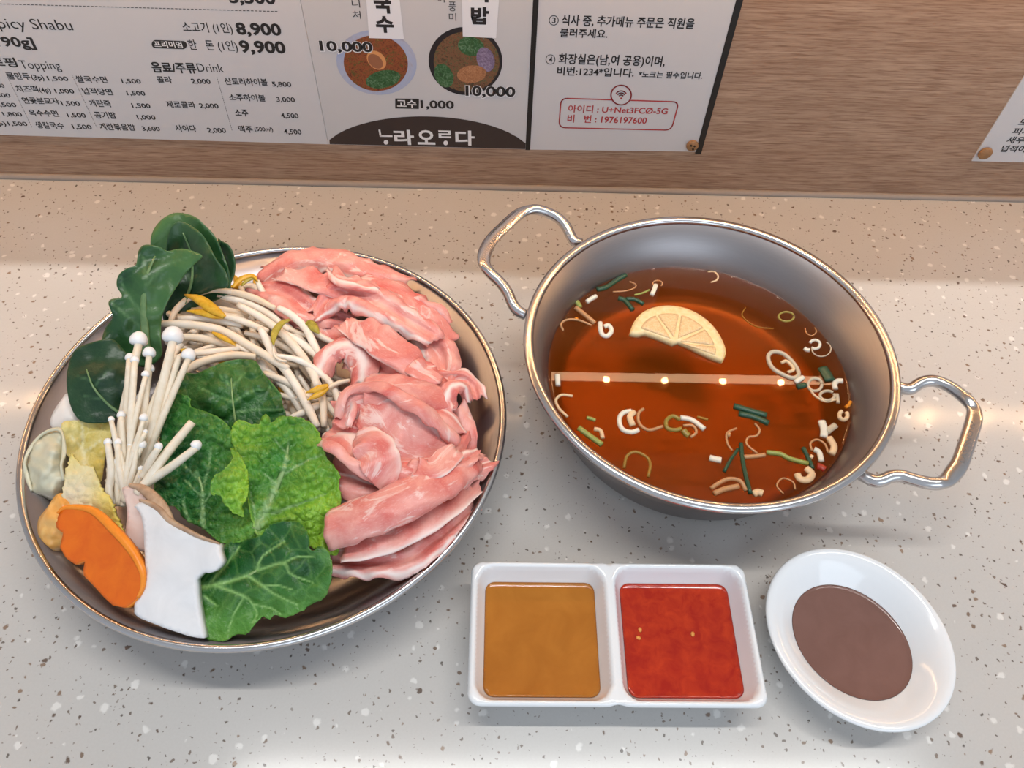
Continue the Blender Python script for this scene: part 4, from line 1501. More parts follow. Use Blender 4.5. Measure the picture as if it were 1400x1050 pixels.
def leaf_thing(name, label, cat, outline, hts, mat, midrib=None, mr=(0.002, 0.0008), ribmat=None, group=None, sink=0.0, **kw):
    """leaf with its blade and midrib as parts"""
    Z = rbf(hts)
    c = np.mean(np.array(outline, float), 0)
    t = thing(name, label, cat, tuple(P(c[0], c[1], float(Z(np.array([c]))[0]))), group)
    sheet('blade', outline, hts, mat, t, **kw)
    if midrib:
        zz = Z(np.array(midrib))
        pts = [P(x, y, float(z) - mr[0] * 0.15 - sink) for (x, y), z in zip(midrib, zz)]
        n = len(pts)
        rad = [(mr[0] + (mr[1] - mr[0]) * i / (n - 1), (mr[0] + (mr[1] - mr[0]) * i / (n - 1)) * 0.5) for i in range(n)]
        v, f = tube(pts, rad, 8, 4)
        mk('midrib', v, f, ribmat, t)
    return t


M['rib'] = m_sauce('leaf_midrib', (120, 156, 92), (160, 184, 124), 120, 0.35)
M['rib_choy'] = m_sauce('choy_midrib', (86, 120, 74), (118, 146, 98), 120, 0.3)

GC = 'dark choy leaves standing at the back of the plate'
k4 = lambda L: cv(0, 280, 3.889, L)
# back folded leaf
leaf_thing('choy_leaf', 'tallest dark choy leaf, folded over at the back rim of the plate', 'leafy green',
           k4([(800, 215), (815, 140), (860, 80), (920, 46), (980, 46), (1040, 65), (1090, 110), (1130, 150), (1160, 200), (1190, 270), (1215, 340), (1226, 400), (1215, 470), (1120, 520), (1000, 560), (900, 620), (850, 500), (820, 350)]),
           [(206, 335, .083), (222, 298, .094), (252, 291, .098), (280, 308, .094), (300, 335, .086), (315, 385, .070), (240, 425, .058), (285, 420, .056), (255, 345, .078), (280, 350, .078)],
           M['choy'], group=GC, step=4.0, dz=wavy(0.002, 30, 1.0, 0.0008), tone=[(206, 335, .5), (222, 298, .6), (250, 293, .35), (300, 340, .0), (250, 380, .0)], veins=[([(212, 350), (220, 325), (232, 308)], 3, 1.5)])
leaf_thing('choy_leaf', 'cupped choy leaf nested inside the tallest one, pale veins showing', 'leafy green',
           k4([(885, 215), (905, 130), (935, 92), (975, 92), (1030, 120), (1080, 165), (1115, 220), (1150, 290), (1190, 340), (1215, 400), (1205, 440), (1150, 448), (1090, 470), (1000, 500), (930, 560), (890, 640), (860, 560), (880, 400)]),
           [(228, 335, .090), (236, 308, .100), (248, 303, .101), (275, 320, .098), (297, 357, .088), (311, 390, .076), (228, 420, .062), (255, 415, .064), (285, 398, .070), (255, 350, .079), (268, 370, .074), (285, 350, .090)],
           M['choy_dark'], [(252, 415), (262, 385), (262, 350), (250, 318)], (0.0012, 0.0005), M['rib_choy'], group=GC, sink=-0.0013, step=3.5, dz=wavy(0.0015, 26, 4.0, 0.0006),
           veins=[([(262, 385), (240, 360)], 1.5, 1), ([(263, 370), (285, 352)], 1.5, 1), ([(262, 352), (245, 335)], 1.3, 1), ([(262, 345), (272, 325)], 1.3, 1)],
           tone=[(228, 335, .1), (240, 305, .35), (275, 322, .5), (297, 357, .35), (250, 380, .12), (300, 395, 0.1)])
leaf_thing('choy_leaf', 'small darkest choy leaf at the right end of the choy group', 'leafy green',
           [(298, 326), (303, 330), (310, 333), (317, 342), (321.5, 357), (321, 372), (316, 386), (308, 394), (300, 396), (296, 372), (300, 350)],
           [(299, 328, .084), (310, 334, .084), (321, 358, .076), (318, 386, .066), (302, 394, .064), (306, 360, .070)],
           M['choy_dark'], group=GC, step=3.5, dz=wavy(0.0012, 14, 8.0), tone=[(299, 328, 0), (318, 345, .25), (321, 372, .2), (303, 392, 0)])
leaf_thing('choy_leaf', 'tall wavy-edged choy leaf standing in front of the folded one', 'leafy green',
           k4([(728, 300), (735, 250), (760, 218), (800, 213), (850, 226), (890, 246), (950, 234), (1010, 240), (1076, 272), (1040, 310), (990, 362), (950, 420), (905, 490), (872, 560), (858, 620), (855, 720), (860, 800), (790, 860), (700, 850), (600, 830), (545, 740), (560, 660), (600, 600), (577, 530), (592, 502), (650, 490), (620, 430), (634, 370), (680, 336), (718, 325)]),
           [(195, 337, .104), (210, 337, .103), (240, 342, .100), (276, 350, .103), (250, 375, .092), (228, 415, .082), (220, 470, .066), (190, 490, .058), (145, 470, .070), (150, 410, .088), (162, 375, .096), (190, 360, .098), (197, 420, .082), (170, 430, .080), (210, 380, .093)],
           M['choy'], [(200, 488), (198, 450), (196, 415), (200, 380), (212, 350)], (0.0034, 0.0006), M['rib_choy'], group=GC, sink=-0.0013, step=3.5, dz=wavy(0.0026, 26, 2.0, 0.0012),
           veins=[([(196, 430), (172, 400), (165, 378)], 2, 1), ([(197, 450), (165, 425), (152, 412)], 2, 1), ([(200, 390), (225, 365), (262, 350)], 2, 1), ([(200, 380), (195, 350)], 2, 1)],
           tone=[(195, 337, .0), (230, 345, .45), (270, 350, .55), (235, 390, .35), (165, 385, .05), (150, 430, .0), (200, 430, .45), (150, 470, 0), (205, 480, .3)])
leaf_thing('choy_leaf', 'round glossy choy leaf lying on the left side of the plate rim', 'leafy green',
           [(97, 490), (104, 478), (114, 472), (126, 468), (137, 465), (151, 463), (162, 470), (176, 490), (178, 515), (172, 545), (162, 568), (149, 577), (130, 579), (114, 577), (103, 568), (94, 545), (91.5, 515)],
           [(97, 490, .074), (137, 465, .080), (176, 495, .070), (162, 568, .058), (114, 577, .062), (92, 520, .070), (135, 520, .074)],
           M['choy_dark'], [(166, 566), (148, 553), (128, 530), (118, 505)], (0.0011, 0.0004), M['rib_choy'], group=GC, sink=-0.0013, step=3.5, dz=wavy(0.002, 28, 6.0, 0.0006),
           veins=[([(140, 545), (115, 542)], 1.4, 1), ([(128, 530), (150, 505)], 1.4, 1), ([(124, 520), (106, 515)], 1.3, 1)],
           tone=[(100, 480, .1), (150, 470, .15), (95, 540, .15), (140, 570, .05), (140, 520, .0)])

# ---- bean sprouts
SP = [
    # traced: (points px, height at the ends, width px, head)
    ([(381, 420.6), (399, 431), (418, 449), (429, 470), (438, 487)], .068, .066, 11, None),
    ([(326, 417), (358, 435), (386, 456), (408.6, 481), (427, 508.6), (434, 529)], .066, .066, 12, None),
    ([(356, 449), (367, 470), (376.6, 490), (392.6, 508.6), (408.6, 534), (422, 559), (434, 584)], .070, .062, 12, None),
    ([(376, 486), (408.6, 492.6), (436, 508.6), (454, 527), (463.4, 550), (466, 572)], .071, .060, 9, None),
    ([(240, 517), (267, 499), (294, 490), (322, 486), (350, 488)], .064, .066, 12, None),
    ([(252, 484), (290, 481), (328, 476)], .064, .066, 10, None),
    ([(220, 442), (248.6, 443), (283, 447), (308, 454), (340, 472), (374, 492.6), (394, 504)], .066, .068, 12, None),
    ([(232, 445), (239, 426), (258, 408), (285, 397), (317, 399)], .064, .066, 9, None),
    ([(285, 396.6), (317, 399), (349, 408), (376.6, 421.7)], .064, .066, 10, None),
    ([(244, 436), (276, 435), (308, 440), (331, 445)], .064, .064, 11, None),
    ([(397, 571), (415, 564), (431, 556), (447, 551)], .060, .060, 10, None),
    ([(429, 512), (440.6, 543), (443, 584)], .066, .060, 11, None),
    ([(361, 510), (397, 524.6), (425, 545)], .064, .062, 11, None),
    ([(380, 539), (410, 546), (455, 546)], .058, .058, 9, None),
    ([(444, 548), (455, 562), (464, 574)], .058, .056, 9, None),
    ([(384, 453), (409, 467), (436, 488), (446, 490)], .064, .064, 11, None),
    ([(391, 446), (405, 455), (424, 460)], .062, .060, 9, None),
    ([(425, 445), (436, 458), (452, 467), (470, 476)], .066, .060, 9, 'bean_green'),
    ([(305, 432), (322, 436), (342, 443), (366, 453)], .069, .068, 10, 'fork_left'),
    ([(446, 532), (462, 524), (478, 520)], .068, .066, 7, 'fork_lower'),
    ([(374, 470), (375, 485), (382, 492), (392, 494)], .072, .072, 4, 'blade_green'),
    ([(322, 472), (338, 480), (356, 490)], .066, .062, 8, 'blade_small'),
    ([(352, 384), (357, 395), (366, 410)], .066, .062, 9, 'arch'),
    ([(243, 460), (275, 462), (310, 472), (345, 488)], .062, .062, 11, None),
    ([(262, 424), (300, 423), (340, 430)], .060, .060, 10, None),
    ([(298, 405), (335, 414), (368, 430), (395, 452)], .062, .062, 11, None),
    ([(236, 490), (262, 484), (300, 470)], .058, .060, 10, None),
    ([(335, 455), (362, 462), (400, 480), (425, 500)], .060, .060, 10, None),
]
SP_LAB = {
    'bean_green': 'bean sprout with an olive head at the edge of the pork',
    'fork_left': 'bean sprout with two long yellow seed leaves on top of the pile',
    'fork_lower': 'bean sprout with a forked yellow head beside the pork slices',
    'blade_green': 'bean sprout with a curved olive-green seed leaf crossing the pile',
    'blade_small': 'bean sprout with a slim brownish-yellow head in the pile centre',
    'arch': 'bean sprout with an arched yellow head next to the choy leaves',
}
TR_LAB = ['bright white bean sprout reaching to the pork edge at the upper right of the pile', 'longest white bean sprout curving down the right of the pile', 'white bean sprout bending down between the cabbage and the pork',
          'thin white bean sprout draped over the right end of the pile', 'thick pale bean sprout just above the dark cabbage leaf', 'short straight bean sprout behind the largest enoki cap',
          'long pale bean sprout running from the choy leaf across the pile', 'bean sprout bent over the left shoulder of the pile', 'bean sprout along the top of the pile below the pork']


def blade(name, pts, z, w, mat, parent):
    """flattened pointed seed leaf"""
    n = len(pts)
    rad = []
    for i in range(n):
        u = i / (n - 1)
        q = max(0.15, math.sin(PI * (0.12 + 0.83 * u)))
        rad.append((w * 0.00048 / 2 * q, w * 0.00048 / 2 * q * 0.55))
    v, f = tube([P(x, y, z) for x, y in pts], rad, 8, 4)
    return mk(name, v, f, mat, parent)


GS = 'bean sprouts heaped in the middle of the plate'
for i, (pts, z0, z1, w, head) in enumerate(SP):
    n = len(pts)
    wp = [P(x, y, z0 + (z1 - z0) * j / (n - 1)) for j, (x, y) in enumerate(pts)]
    rr = w * 0.00046 / 2
    rad = [(rr * (0.75 if j in (0, n - 1) else 1.0),) * 2 for j in range(n)]
    lab = SP_LAB.get(head) or (TR_LAB[i] if i < len(TR_LAB) else 'plain white bean sprout stem tangled in the heap')
    t = thing('bean_sprout', lab, 'bean sprout', tuple(wp[0]), GS)
    v, f = tube(wp, rad, 10, 5)
    mk('stem', v, f, M['sprout'], t)
    if head == 'fork_left':
        blade('seed_leaf', [(307, 433), (290, 422), (272, 409), (252, 403)], .071, 17, M['bean'], t)
        blade('seed_leaf', [(307, 434), (292, 431), (275, 427), (255, 425)], .069, 13, M['bean'], t)
    elif head == 'fork_lower':
        blade('seed_leaf', [(449, 526), (440, 530), (431, 533), (418, 537)], .071, 11, M['bean'], t)
        blade('seed_leaf', [(449, 530), (440, 536), (432, 541), (420, 547)], .070, 11, M['bean'], t)
    elif head == 'blade_green':
        blade('seed_leaf', [(396, 437), (385, 442), (377, 452), (374, 462), (374, 472)], .074, 11, M['bean_green'], t)
    elif head == 'blade_small':
        blade('seed_leaf', [(290, 454), (300, 459), (311, 465), (323, 473)], .0695, 8, M['bean'], t)
    elif head == 'arch':
        blade('seed_leaf', [(318, 393), (324, 386), (331, 380.6), (345, 377), (352, 384)], .068, 10, M['bean'], t)
        blade('seed_leaf', [(330, 391), (338, 383), (347, 380), (353, 386)], .067, 8, M['bean_green'], t)
    elif head == 'bean_green':
        blade('bean_head', [(418, 444), (424, 442), (431, 450), (436, 456)], .069, 13, M['bean_green'], t)

rr_ = random.Random(11)
SPOLY = [(228, 440), (262, 405), (330, 385), (372, 410), (400, 425), (440, 465), (462, 500), (470, 560), (440, 590), (395, 575), (340, 520), (260, 520), (225, 490)]
made = 0
while made < 120:
    x, y = rr_.uniform(225, 470), rr_.uniform(388, 590)
    if not inside(SPOLY, x, y):
        continue
    made += 1
    # strands run across at the left and turn downwards at the right
    u = (x - 225) / 245
    a = 0.05 + 0.95 * u + rr_.gauss(0, 0.38)
    L = rr_.uniform(60, 105)
    cu = rr_.gauss(0, 0.35)
    lev = made / 120.0
    z = 0.018 + 0.040 * lev
    pts = []
    for j in range(5):
        s = (j - 2) / 4 * L
        b = a + cu * (j - 2) / 4
        px, py = x + s * math.cos(b), y + s * math.sin(b)
        px, py = min(max(px, 232), 478), min(max(py, 392), 590)
        pts.append((px, py, z + 0.003 * math.sin(j * 1.3 + made)))
    w = rr_.uniform(8.5, 12.5)
    wp = [P(*p) for p in pts]
    rad = [(w * 0.00046 / 2 * (0.7 if j in (0, 4) else 1.0),) * 2 for j in range(5)]
    t = thing('bean_sprout', 'plain white bean sprout stem tangled in the heap', 'bean sprout', tuple(wp[0]), GS)
    v, f = tube(wp, rad, 8, 4)
    mk('stem', v, f, M['sprout'], t)
    if made % 4 == 0:
        hx, hy, hz = pts[0]
        dx, dy = pts[0][0] - pts[1][0], pts[0][1] - pts[1][1]
        q = math.hypot(dx, dy) or 1
        dx, dy = dx / q, dy / q
        blade('bean_head', [(hx - 2 * dx, hy - 2 * dy), (hx + 4 * dx, hy + 4 * dy), (hx + 11 * dx, hy + 11 * dy), (hx + 18 * dx, hy + 18 * dy)], hz, 11, M['bean'], t)
        t['label'] = 'bean sprout with a yellow head half buried in the heap'

# ---- enoki mushrooms: one bunch grown together at the foot
en = thing('enoki_bunch', 'bunch of white enoki mushrooms leaning between dumplings and green cabbage', 'mushroom', tuple(P(180, 690, 0.040)))
EN = [(189.7, 464, 11.5, 10), (236.6, 458.7, 13.5, 10.5), (204, 482, 6.8, 8), (258, 485, 9.3, 8), (177.5, 488.5, 5, 9), (184, 492, 4.6, 8), (204.6, 503.5, 5.2, 7), (199, 511.5, 4.2, 6), (193.6, 544.7, 6.5, 8), (184.7, 554, 7, 9),
      (166, 567, 4.6, 8), (152, 573, 3.2, 6), (196.6, 571, 4.6, 6), (147.4, 604, 4.2, 8), (160.7, 604, 4.2, 7), (188, 601, 3.5, 6), (195, 607.5, 4.6, 6), (188.6, 616.5, 3.5, 5), (158.9, 631, 3.6, 7), (192.7, 640.5, 3.2, 6), (193, 650.7, 3.6, 6),
      (217, 610, 4.2, 8), (268.6, 608.5, 5.6, 9), (263, 577, 0, 10), (244.6, 487, 0, 8), (221.7, 523, 0, 10), (172, 560, 0, 9), (150, 640, 0, 9), (175, 590, 0, 9), (180, 630, 0, 9), (168, 645, 0, 10), (158, 600, 0, 8), (186, 585, 0, 9), (147, 655, 0, 8), (154, 625, 0, 7), (163, 615, 2.6, 6), (170, 622, 0, 7), (178, 608, 2.8, 6), (183, 640, 0, 7), (150, 618, 2.6, 5), (174, 640, 2.4, 5), (165, 590, 0, 7), (190, 625, 0, 6), (199, 590, 2.6, 6)]
for i, (cx, cy, r, w) in enumerate(EN):
    up = (690 - cy) / 235.0
    stray = i in (21, 22, 23)
    bx = 0.42 * (150 + (min(cx, 262) - 145) / 117 * 46) + 0.58 * (147 + (i * 37) % 48)
    by = 688 + ((i * 53) % 9 - 4)
    if stray:
        bx, by = {21: (196, 652), 22: (192, 668), 23: (188, 676)}[i]
    zt = 0.052 + 0.040 * up + (((i * 29) % 10) - 5) * 0.0005
    zb = 0.044 + ((i * 17) % 8) * 0.0009
    if stray:
        zt, zb = 0.082, 0.066
    elif 0 < r < 5:
        zt += 0.006
        zb += 0.004
    if r == 0 and not stray and i > 25:
        zt -= 0.004
    mx, my = bx * 0.45 + cx * 0.55 + (((i * 31) % 9) - 4) * 1.3, by * 0.45 + cy * 0.55
    pts = [(bx, by, zb), (bx * 0.8 + cx * 0.2 + 0.0, by * 0.8 + cy * 0.2, zb * 0.8 + zt * 0.2), (mx, my, zb * 0.42 + zt * 0.58 + 0.001), (cx, cy + (r * 0.55 if r else 0), zt)]
    rr = w * 0.00054 / 2
    v, f = tube([P(*p) for p in pts], [(rr * 1.1, rr * 1.1), (rr * 1.05, rr * 1.05), (rr, rr), (rr * 0.85, rr * 0.85)], 10, 5)
    st = mk('mushroom_stem', v, f, M['enoki'], en)
    if r:
        tip = P(cx, cy, zt)
        base = P(mx, my, zb * 0.42 + zt * 0.58)
        d = (tip - base).normalized()
        q = d.to_track_quat('Z', 'Y')
        R = r * (0.00046 if r > 8 else 0.00056)
        pv, pf = lathe([(0.0, R * 0.95), (R * 0.38, R * 0.87), (R * 0.72, R * 0.6), (R * 0.95, R * 0.15), (R, -R * 0.25), (R * 0.9, -R * 0.55), (R * 0.6, -R * 0.72), (R * 0.3, -R * 0.7), (0.0, -R * 0.66)], 0, 0, 20)
        mk('cap', [tip + q @ Vector(a) for a in pv], pf, M['enoki_cap'], st)

# ---- pale pieces at the left of the plate


def puff(name, outline, hts, mat, parent, bulge, thick=0.0012, step=4.0, lo=0.018, **kw):
    """a plump closed body: domed top sheet joined to a flatter underside"""
    pts, T, at = sheet(name, outline, hts, mat, None, step=step, raw=True, dz=kw.get('dz'))
    return pts, T, at


def solid(name, outline, hts, mat, parent=None, thick=0.006, step=4.0, dome=0.0, dz=None, side=None, dirv=(0, 0, -1), tone=None, round_=0.0, smooth_outline=True, ragged=0.0, seed=0):
    """thick slab: traced face plus a back face moved along dirv"""
    def bulge(x, y, d):
        b = dome * (1 - math.exp(-d / 14.0)) if dome else 0.0
        if round_:
            b -= round_ * math.exp(-d / 2.5)
        return b + (dz(x, y, d) if dz else 0.0)
    pts, T, at = sheet(name, outline, hts, mat, None, step=step, raw=True, dz=bulge, tone=tone, smooth_outline=smooth_outline, ragged=ragged, seed=seed)
    # boundary loop = first vertices in order
    cnt = {}
    for t in T:
        for a, b in ((t[0], t[1]), (t[1], t[2]), (t[2], t[0])):
            cnt[(a, b)] = cnt.get((a, b), 0) + 1
    bnd = [(a, b) for (a, b) in cnt if (b, a) not in cnt]
    n = len(pts)
    D = Vector(dirv).normalized() * thick
    v = list(pts) + [p + D for p in pts]
    f = [tuple(t) for t in T] + [tuple(n + i for i in t)[::-1] for t in T]
    nf = len(f)
    f += [(b, a, n + a, n + b) for a, b in bnd]
    at2 = {k_: np.r_[x, x] for k_, x in at.items()}
    o = mk(name, v, f, mat, parent, attrs=at2)
    if side is not None:
        o.data.materials.append(side)
        for i in range(nf, len(o.data.polygons)):
            o.data.polygons[i].material_index = 1
    return o


k6 = lambda L: cv(0, 440, 4.375, L)
k7 = lambda L: cv(0, 640, 3.889, L)
# white stalk
o = solid('cabbage_stalk', k6([(330, 640), (298, 610), (318, 540), (370, 460), (405, 425), (440, 500), (500, 600), (480, 650), (400, 650)]),
          [(72, 585, .052), (75, 560, .056), (92, 537, .060), (112, 580, .054), (95, 570, .058)], M['stalk'], thick=0.008, dome=0.003)
tag(o, 'smooth white cabbage stalk end beneath the round choy leaf', 'cabbage')
# yellow inner leaf
o = sheet('cabbage_leaf', k6([(370, 610), (420, 590), (520, 590), (660, 585), (680, 650), (640, 760), (620, 880), (600, 960), (520, 960), (470, 900), (430, 830), (390, 780), (372, 700)]),
          [(85, 580, .062), (120, 575, .060), (152, 575, .054), (140, 640, .046), (118, 655, .044), (98, 628, .050), (87, 605, .058), (113, 605, .050)],
          M['napa_yellow'], step=3.5, dz=crinkle(0.0012, 14, seed=2.0), veins=[([(118, 650), (114, 615), (112, 580)], 3, 1.5), ([(114, 615), (95, 595)], 1.5, 1), ([(114, 620), (140, 600)], 1.5, 1)],
          tone=[(90, 590, .5), (120, 580, .0), (148, 590, .1), (125, 640, 0)])
tag(o, 'yellow inner cabbage leaf between the pale dumpling and the enoki', 'cabbage')
# pale dumpling
dm = thing('dumpling', 'pale greenish half-moon dumpling at the left edge of the plate', 'dumpling', tuple(P(62, 635, .03)))
solid('dumpling_body', k6([(160, 830), (180, 790), (190, 745), (230, 705), (270, 672), (335, 645), (370, 680), (378, 780), (362, 860), (376, 940), (370, 990), (300, 1040), (240, 1020), (200, 1015), (180, 970), (172, 920), (152, 870)]),
      [(42, 630, .050), (62, 600, .055), (82, 592, .057), (84, 630, .056), (84, 665, .050), (60, 676, .045), (45, 655, .046), (62, 635, .056)],
      M['dumpling'], dm, thick=0.012, dome=0.006, dz=wavy(0.0038, 13, 3.0))
v = []
pl = k6([(190, 1010), (160, 920), (150, 835), (185, 750), (255, 672), (338, 640), (375, 675), (383, 780), (368, 860), (382, 950)])
pts = [P(x, y, z) for (x, y), z in zip(pl, (.045, .047, .051, .053, .056, .060, .061, .060, .059, .054))]
v, f = tube(pts, [(0.0014, 0.0006) if i % 2 else (0.0008, 0.0011) for i in range(len(pts))], 8, 6)
mk('pleated_edge', v, f, M['dumpling'], dm)
# pale cabbage with frilly yellow edge
o = sheet('cabbage_leaf', [(98, 622), (104, 628), (110, 634), (120, 636), (128, 640), (131, 648), (135, 657), (139, 667), (146, 676), (154, 688), (158, 700), (164, 714), (170, 730), (160, 738), (142, 722), (120, 700), (100, 698), (86, 690), (86, 672), (89, 650)],
          [(98, 622, .064), (128, 640, .062), (140, 668, .060), (156, 692, .060), (168, 728, .056), (140, 720, .050), (100, 696, .056), (87, 670, .060), (112, 660, .062)],
          M['napa_pale'], step=3.0, ragged=1.6, seed=4, thick=0.0016, dz=crinkle(0.0010, 9, seed=5.0),
          tone=[(98, 624, .7), (92, 640, .5), (128, 642, .3), (140, 675, .8), (156, 700, 1.0), (166, 725, 1.0), (110, 665, .0), (95, 685, .0)])
tag(o, 'pale cabbage piece with a frilly yellow edge above the carrot', 'cabbage')
# orange dumpling
o = solid('dumpling', k7([(200, 335), (205, 270), (250, 210), (300, 140), (350, 138), (405, 190), (420, 260), (400, 340), (340, 400), (300, 400), (262, 418), (215, 375)]),
          [(52, 725, .050), (58, 700, .055), (78, 676, .059), (92, 676, .058), (104, 690, .056), (100, 725, .050), (66, 746, .047), (78, 710, .057)],
          M['dumpling_orange'], thick=0.014, dome=0.005, dz=crinkle(0.0016, 15, seed=9.0))
tag(o, 'orange dumpling tucked behind the carrot slice', 'dumpling')
# carrot slice
ca = thing('carrot_slice', 'thick orange carrot slice with a notch, leaning on the mushroom', 'carrot', tuple(P(138, 760, .04)))
CO = k7([(298, 285), (318, 232), (350, 206), (420, 200), (490, 214), (540, 246), (600, 305), (660, 368), (710, 432), (748, 500), (768, 560), (764, 630), (742, 680), (704, 718), (668, 744), (600, 730), (556, 690), (500, 628), (446, 572), (442, 545), (452, 492), (430, 498), (402, 514), (350, 478), (318, 420), (336, 345), (300, 320)])
CH = [(77, 713, .060), (92, 692, .064), (125, 694, .066), (160, 725, .067), (190, 770, .064), (196, 800, .060), (172, 832, .054), (142, 817, .052), (114, 785, .053), (90, 762, .054), (130, 750, .060)]
# cut face, inset on its upper right side, and the lighter skin edge
solid('cut_face', CO, CH, M['carrot'], ca, thick=0.005, step=4.0, side=M['carrot_edge'], dirv=(0.25, 0.35, -1.0), smooth_outline=False, dome=-0.0006)
ed = k7([(318, 232), (350, 206), (420, 200), (490, 214), (540, 246), (600, 305), (660, 368), (710, 432), (748, 500), (768, 560), (764, 630), (742, 680)])
ez = rbf(CH)(np.array(ed))
v, f = tube([P(x - 1.5, y + 2.0, float(z) - 0.0012) for (x, y), z in zip(ed, ez)], [((0.0007 + 0.0019 * math.sin(PI * i / 11)), 0.0017) for i in range(12)], 8, 5)
mk('peeled_edge', v, f, M['carrot_edge'], ca)

# king oyster mushroom slices
ko = thing('mushroom_slice', 'broad white king oyster mushroom slice with a brown edge', 'mushroom', tuple(P(235, 780, .04)), 'king oyster slices at the front of the plate')
KO = k7([(712, 205), (730, 186), (752, 182), (790, 198), (832, 216), (900, 290), (980, 332), (1060, 372), (1120, 392), (1166, 406), (1166, 440), (1172, 462), (1182, 498), (1164, 526), (1138, 548), (1110, 558), (1082, 552), (1055, 575), (1040, 592), (1044, 640), (1046, 690), (1055, 745), (1064, 800), (1076, 855), (1086, 905), (1050, 902), (1000, 892), (940, 872), (880, 852), (830, 832), (780, 812), (740, 796), (714, 775), (714, 722), (742, 680), (764, 630), (774, 560), (770, 460), (766, 400), (764, 320), (752, 255), (735, 225)])
KH = [(185, 690, .070), (215, 698, .073), (250, 728, .074), (298, 745, .073), (302, 770, .069), (268, 792, .064), (272, 835, .056), (279, 871, .050), (240, 865, .051), (200, 845, .052), (186, 835, .053), (190, 800, .058), (198, 760, .063), (196, 715, .069), (235, 770, .067)]
solid('cut_face', KO, KH, M['oyster'], ko, thick=0.006, step=4.5, dirv=(0.1, 0.5, -1.0), smooth_outline=False, dz=wavy(0.0012, 40, 1.5))
sk = k7([(745, 172), (800, 190), (850, 220), (905, 280), (985, 325), (1065, 366), (1125, 388), (1168, 404)])
sz_ = rbf(KH)(np.array(sk))
v, f = tube([P(x, y, float(z) - 0.0007) for (x, y), z in zip(sk, sz_)], [(0.0007, 0.0014), (0.0015, 0.0016), (0.0017, 0.0016), (0.0017, 0.0016), (0.0014, 0.0016), (0.0011, 0.0014), (0.0009, 0.0012), (0.0006, 0.001)], 8, 5)
mk('brown_skin', v, f, M['oyster_skin'], ko)
kb = thing('mushroom_slice', 'pinkish king oyster mushroom slice standing behind the broad white one', 'mushroom', tuple(P(185, 715, .045)), 'king oyster slices at the front of the plate')
KB = k7([(650, 104), (690, 98), (740, 108), (790, 140), (840, 200), (860, 260), (820, 330), (800, 430), (740, 440), (700, 405), (668, 362), (676, 240), (668, 180), (656, 140)])
solid('cut_face', KB, [(168, 668, .066), (190, 668, .069), (214, 692, .069), (205, 745, .056), (175, 735, .057), (172, 700, .063), (190, 705, .063)], M['oyster_pink'], kb, thick=0.005, dirv=(0.1, 0.5, -1.0))
sk = k7([(690, 92), (740, 100), (790, 132), (845, 190), (880, 240), (910, 285)])
v, f = tube([P(x, y, z) for (x, y), z in zip(sk, (.068, .0695, .071, .072, .072, .072))], [(0.001, 0.0012), (0.0022, 0.0016), (0.003, 0.0016), (0.0034, 0.0016), (0.003, 0.0016), (0.002, 0.0014)], 8, 5)
mk('brown_skin', v, f, M['oyster_skin'], kb)

# ---- green cabbage leaves
k9 = lambda L: cv(180, 480, 4.375, L)
k10 = lambda L: cv(200, 660, 4.375, L)
GL = 'green cabbage leaves at the front of the plate'
leaf_thing('cabbage_leaf', 'dark smooth cabbage leaf topmost of the green ones, touching the bean sprouts', 'cabbage',
           k9([(232, 255), (250, 190), (280, 148), (330, 130), (380, 136), (420, 122), (480, 95), (540, 70), (600, 55), (645, 48), (700, 52), (740, 60), (765, 95), (790, 135), (820, 170), (850, 205), (875, 235), (895, 265), (902, 320), (922, 385), (900, 430), (800, 470), (700, 500), (560, 520), (420, 460), (300, 420), (230, 380)]),
           [(233, 540, .066), (245, 515, .067), (275, 510, .071), (328, 491, .072), (349, 494, .072), (375, 525, .072), (385, 545, .069), (391, 570, .065), (340, 585, .062), (280, 580, .062), (235, 565, .060), (310, 535, .074), (350, 540, .073)],
           M['napa_dark'], [(322, 578), (319, 556), (317, 535), (316, 515)], (0.0007, 0.0003), M['rib'], group=GL, step=3.2, dz=crinkle(0.0030, 22, seed=1.0),
           veins=[([(318, 550), (295, 540), (272, 530)], 1.4, 1), ([(318, 550), (345, 535), (370, 530)], 1.4, 1), ([(320, 565), (350, 560), (385, 560)], 1.4, 1), ([(317, 530), (335, 510)], 1.2, 1), ([(317, 530), (300, 512)], 1.2, 1)],
           tone=[(240, 530, .1), (330, 495, .1), (300, 530, .12), (370, 560, .0), (280, 560, .05)])
vl = [([(278, 722), (277, 690), (277, 672), (273, 655), (268, 645)], 2.6, 1.2), ([(262, 720), (254, 700), (250, 685)], 1.8, 1), ([(277, 680), (252, 655)], 1.4, 1), ([(277, 690), (300, 660)], 1.4, 1), ([(277, 672), (285, 640), (290, 610)], 1.4, 1), ([(272, 655), (245, 630)], 1.2, 1)]
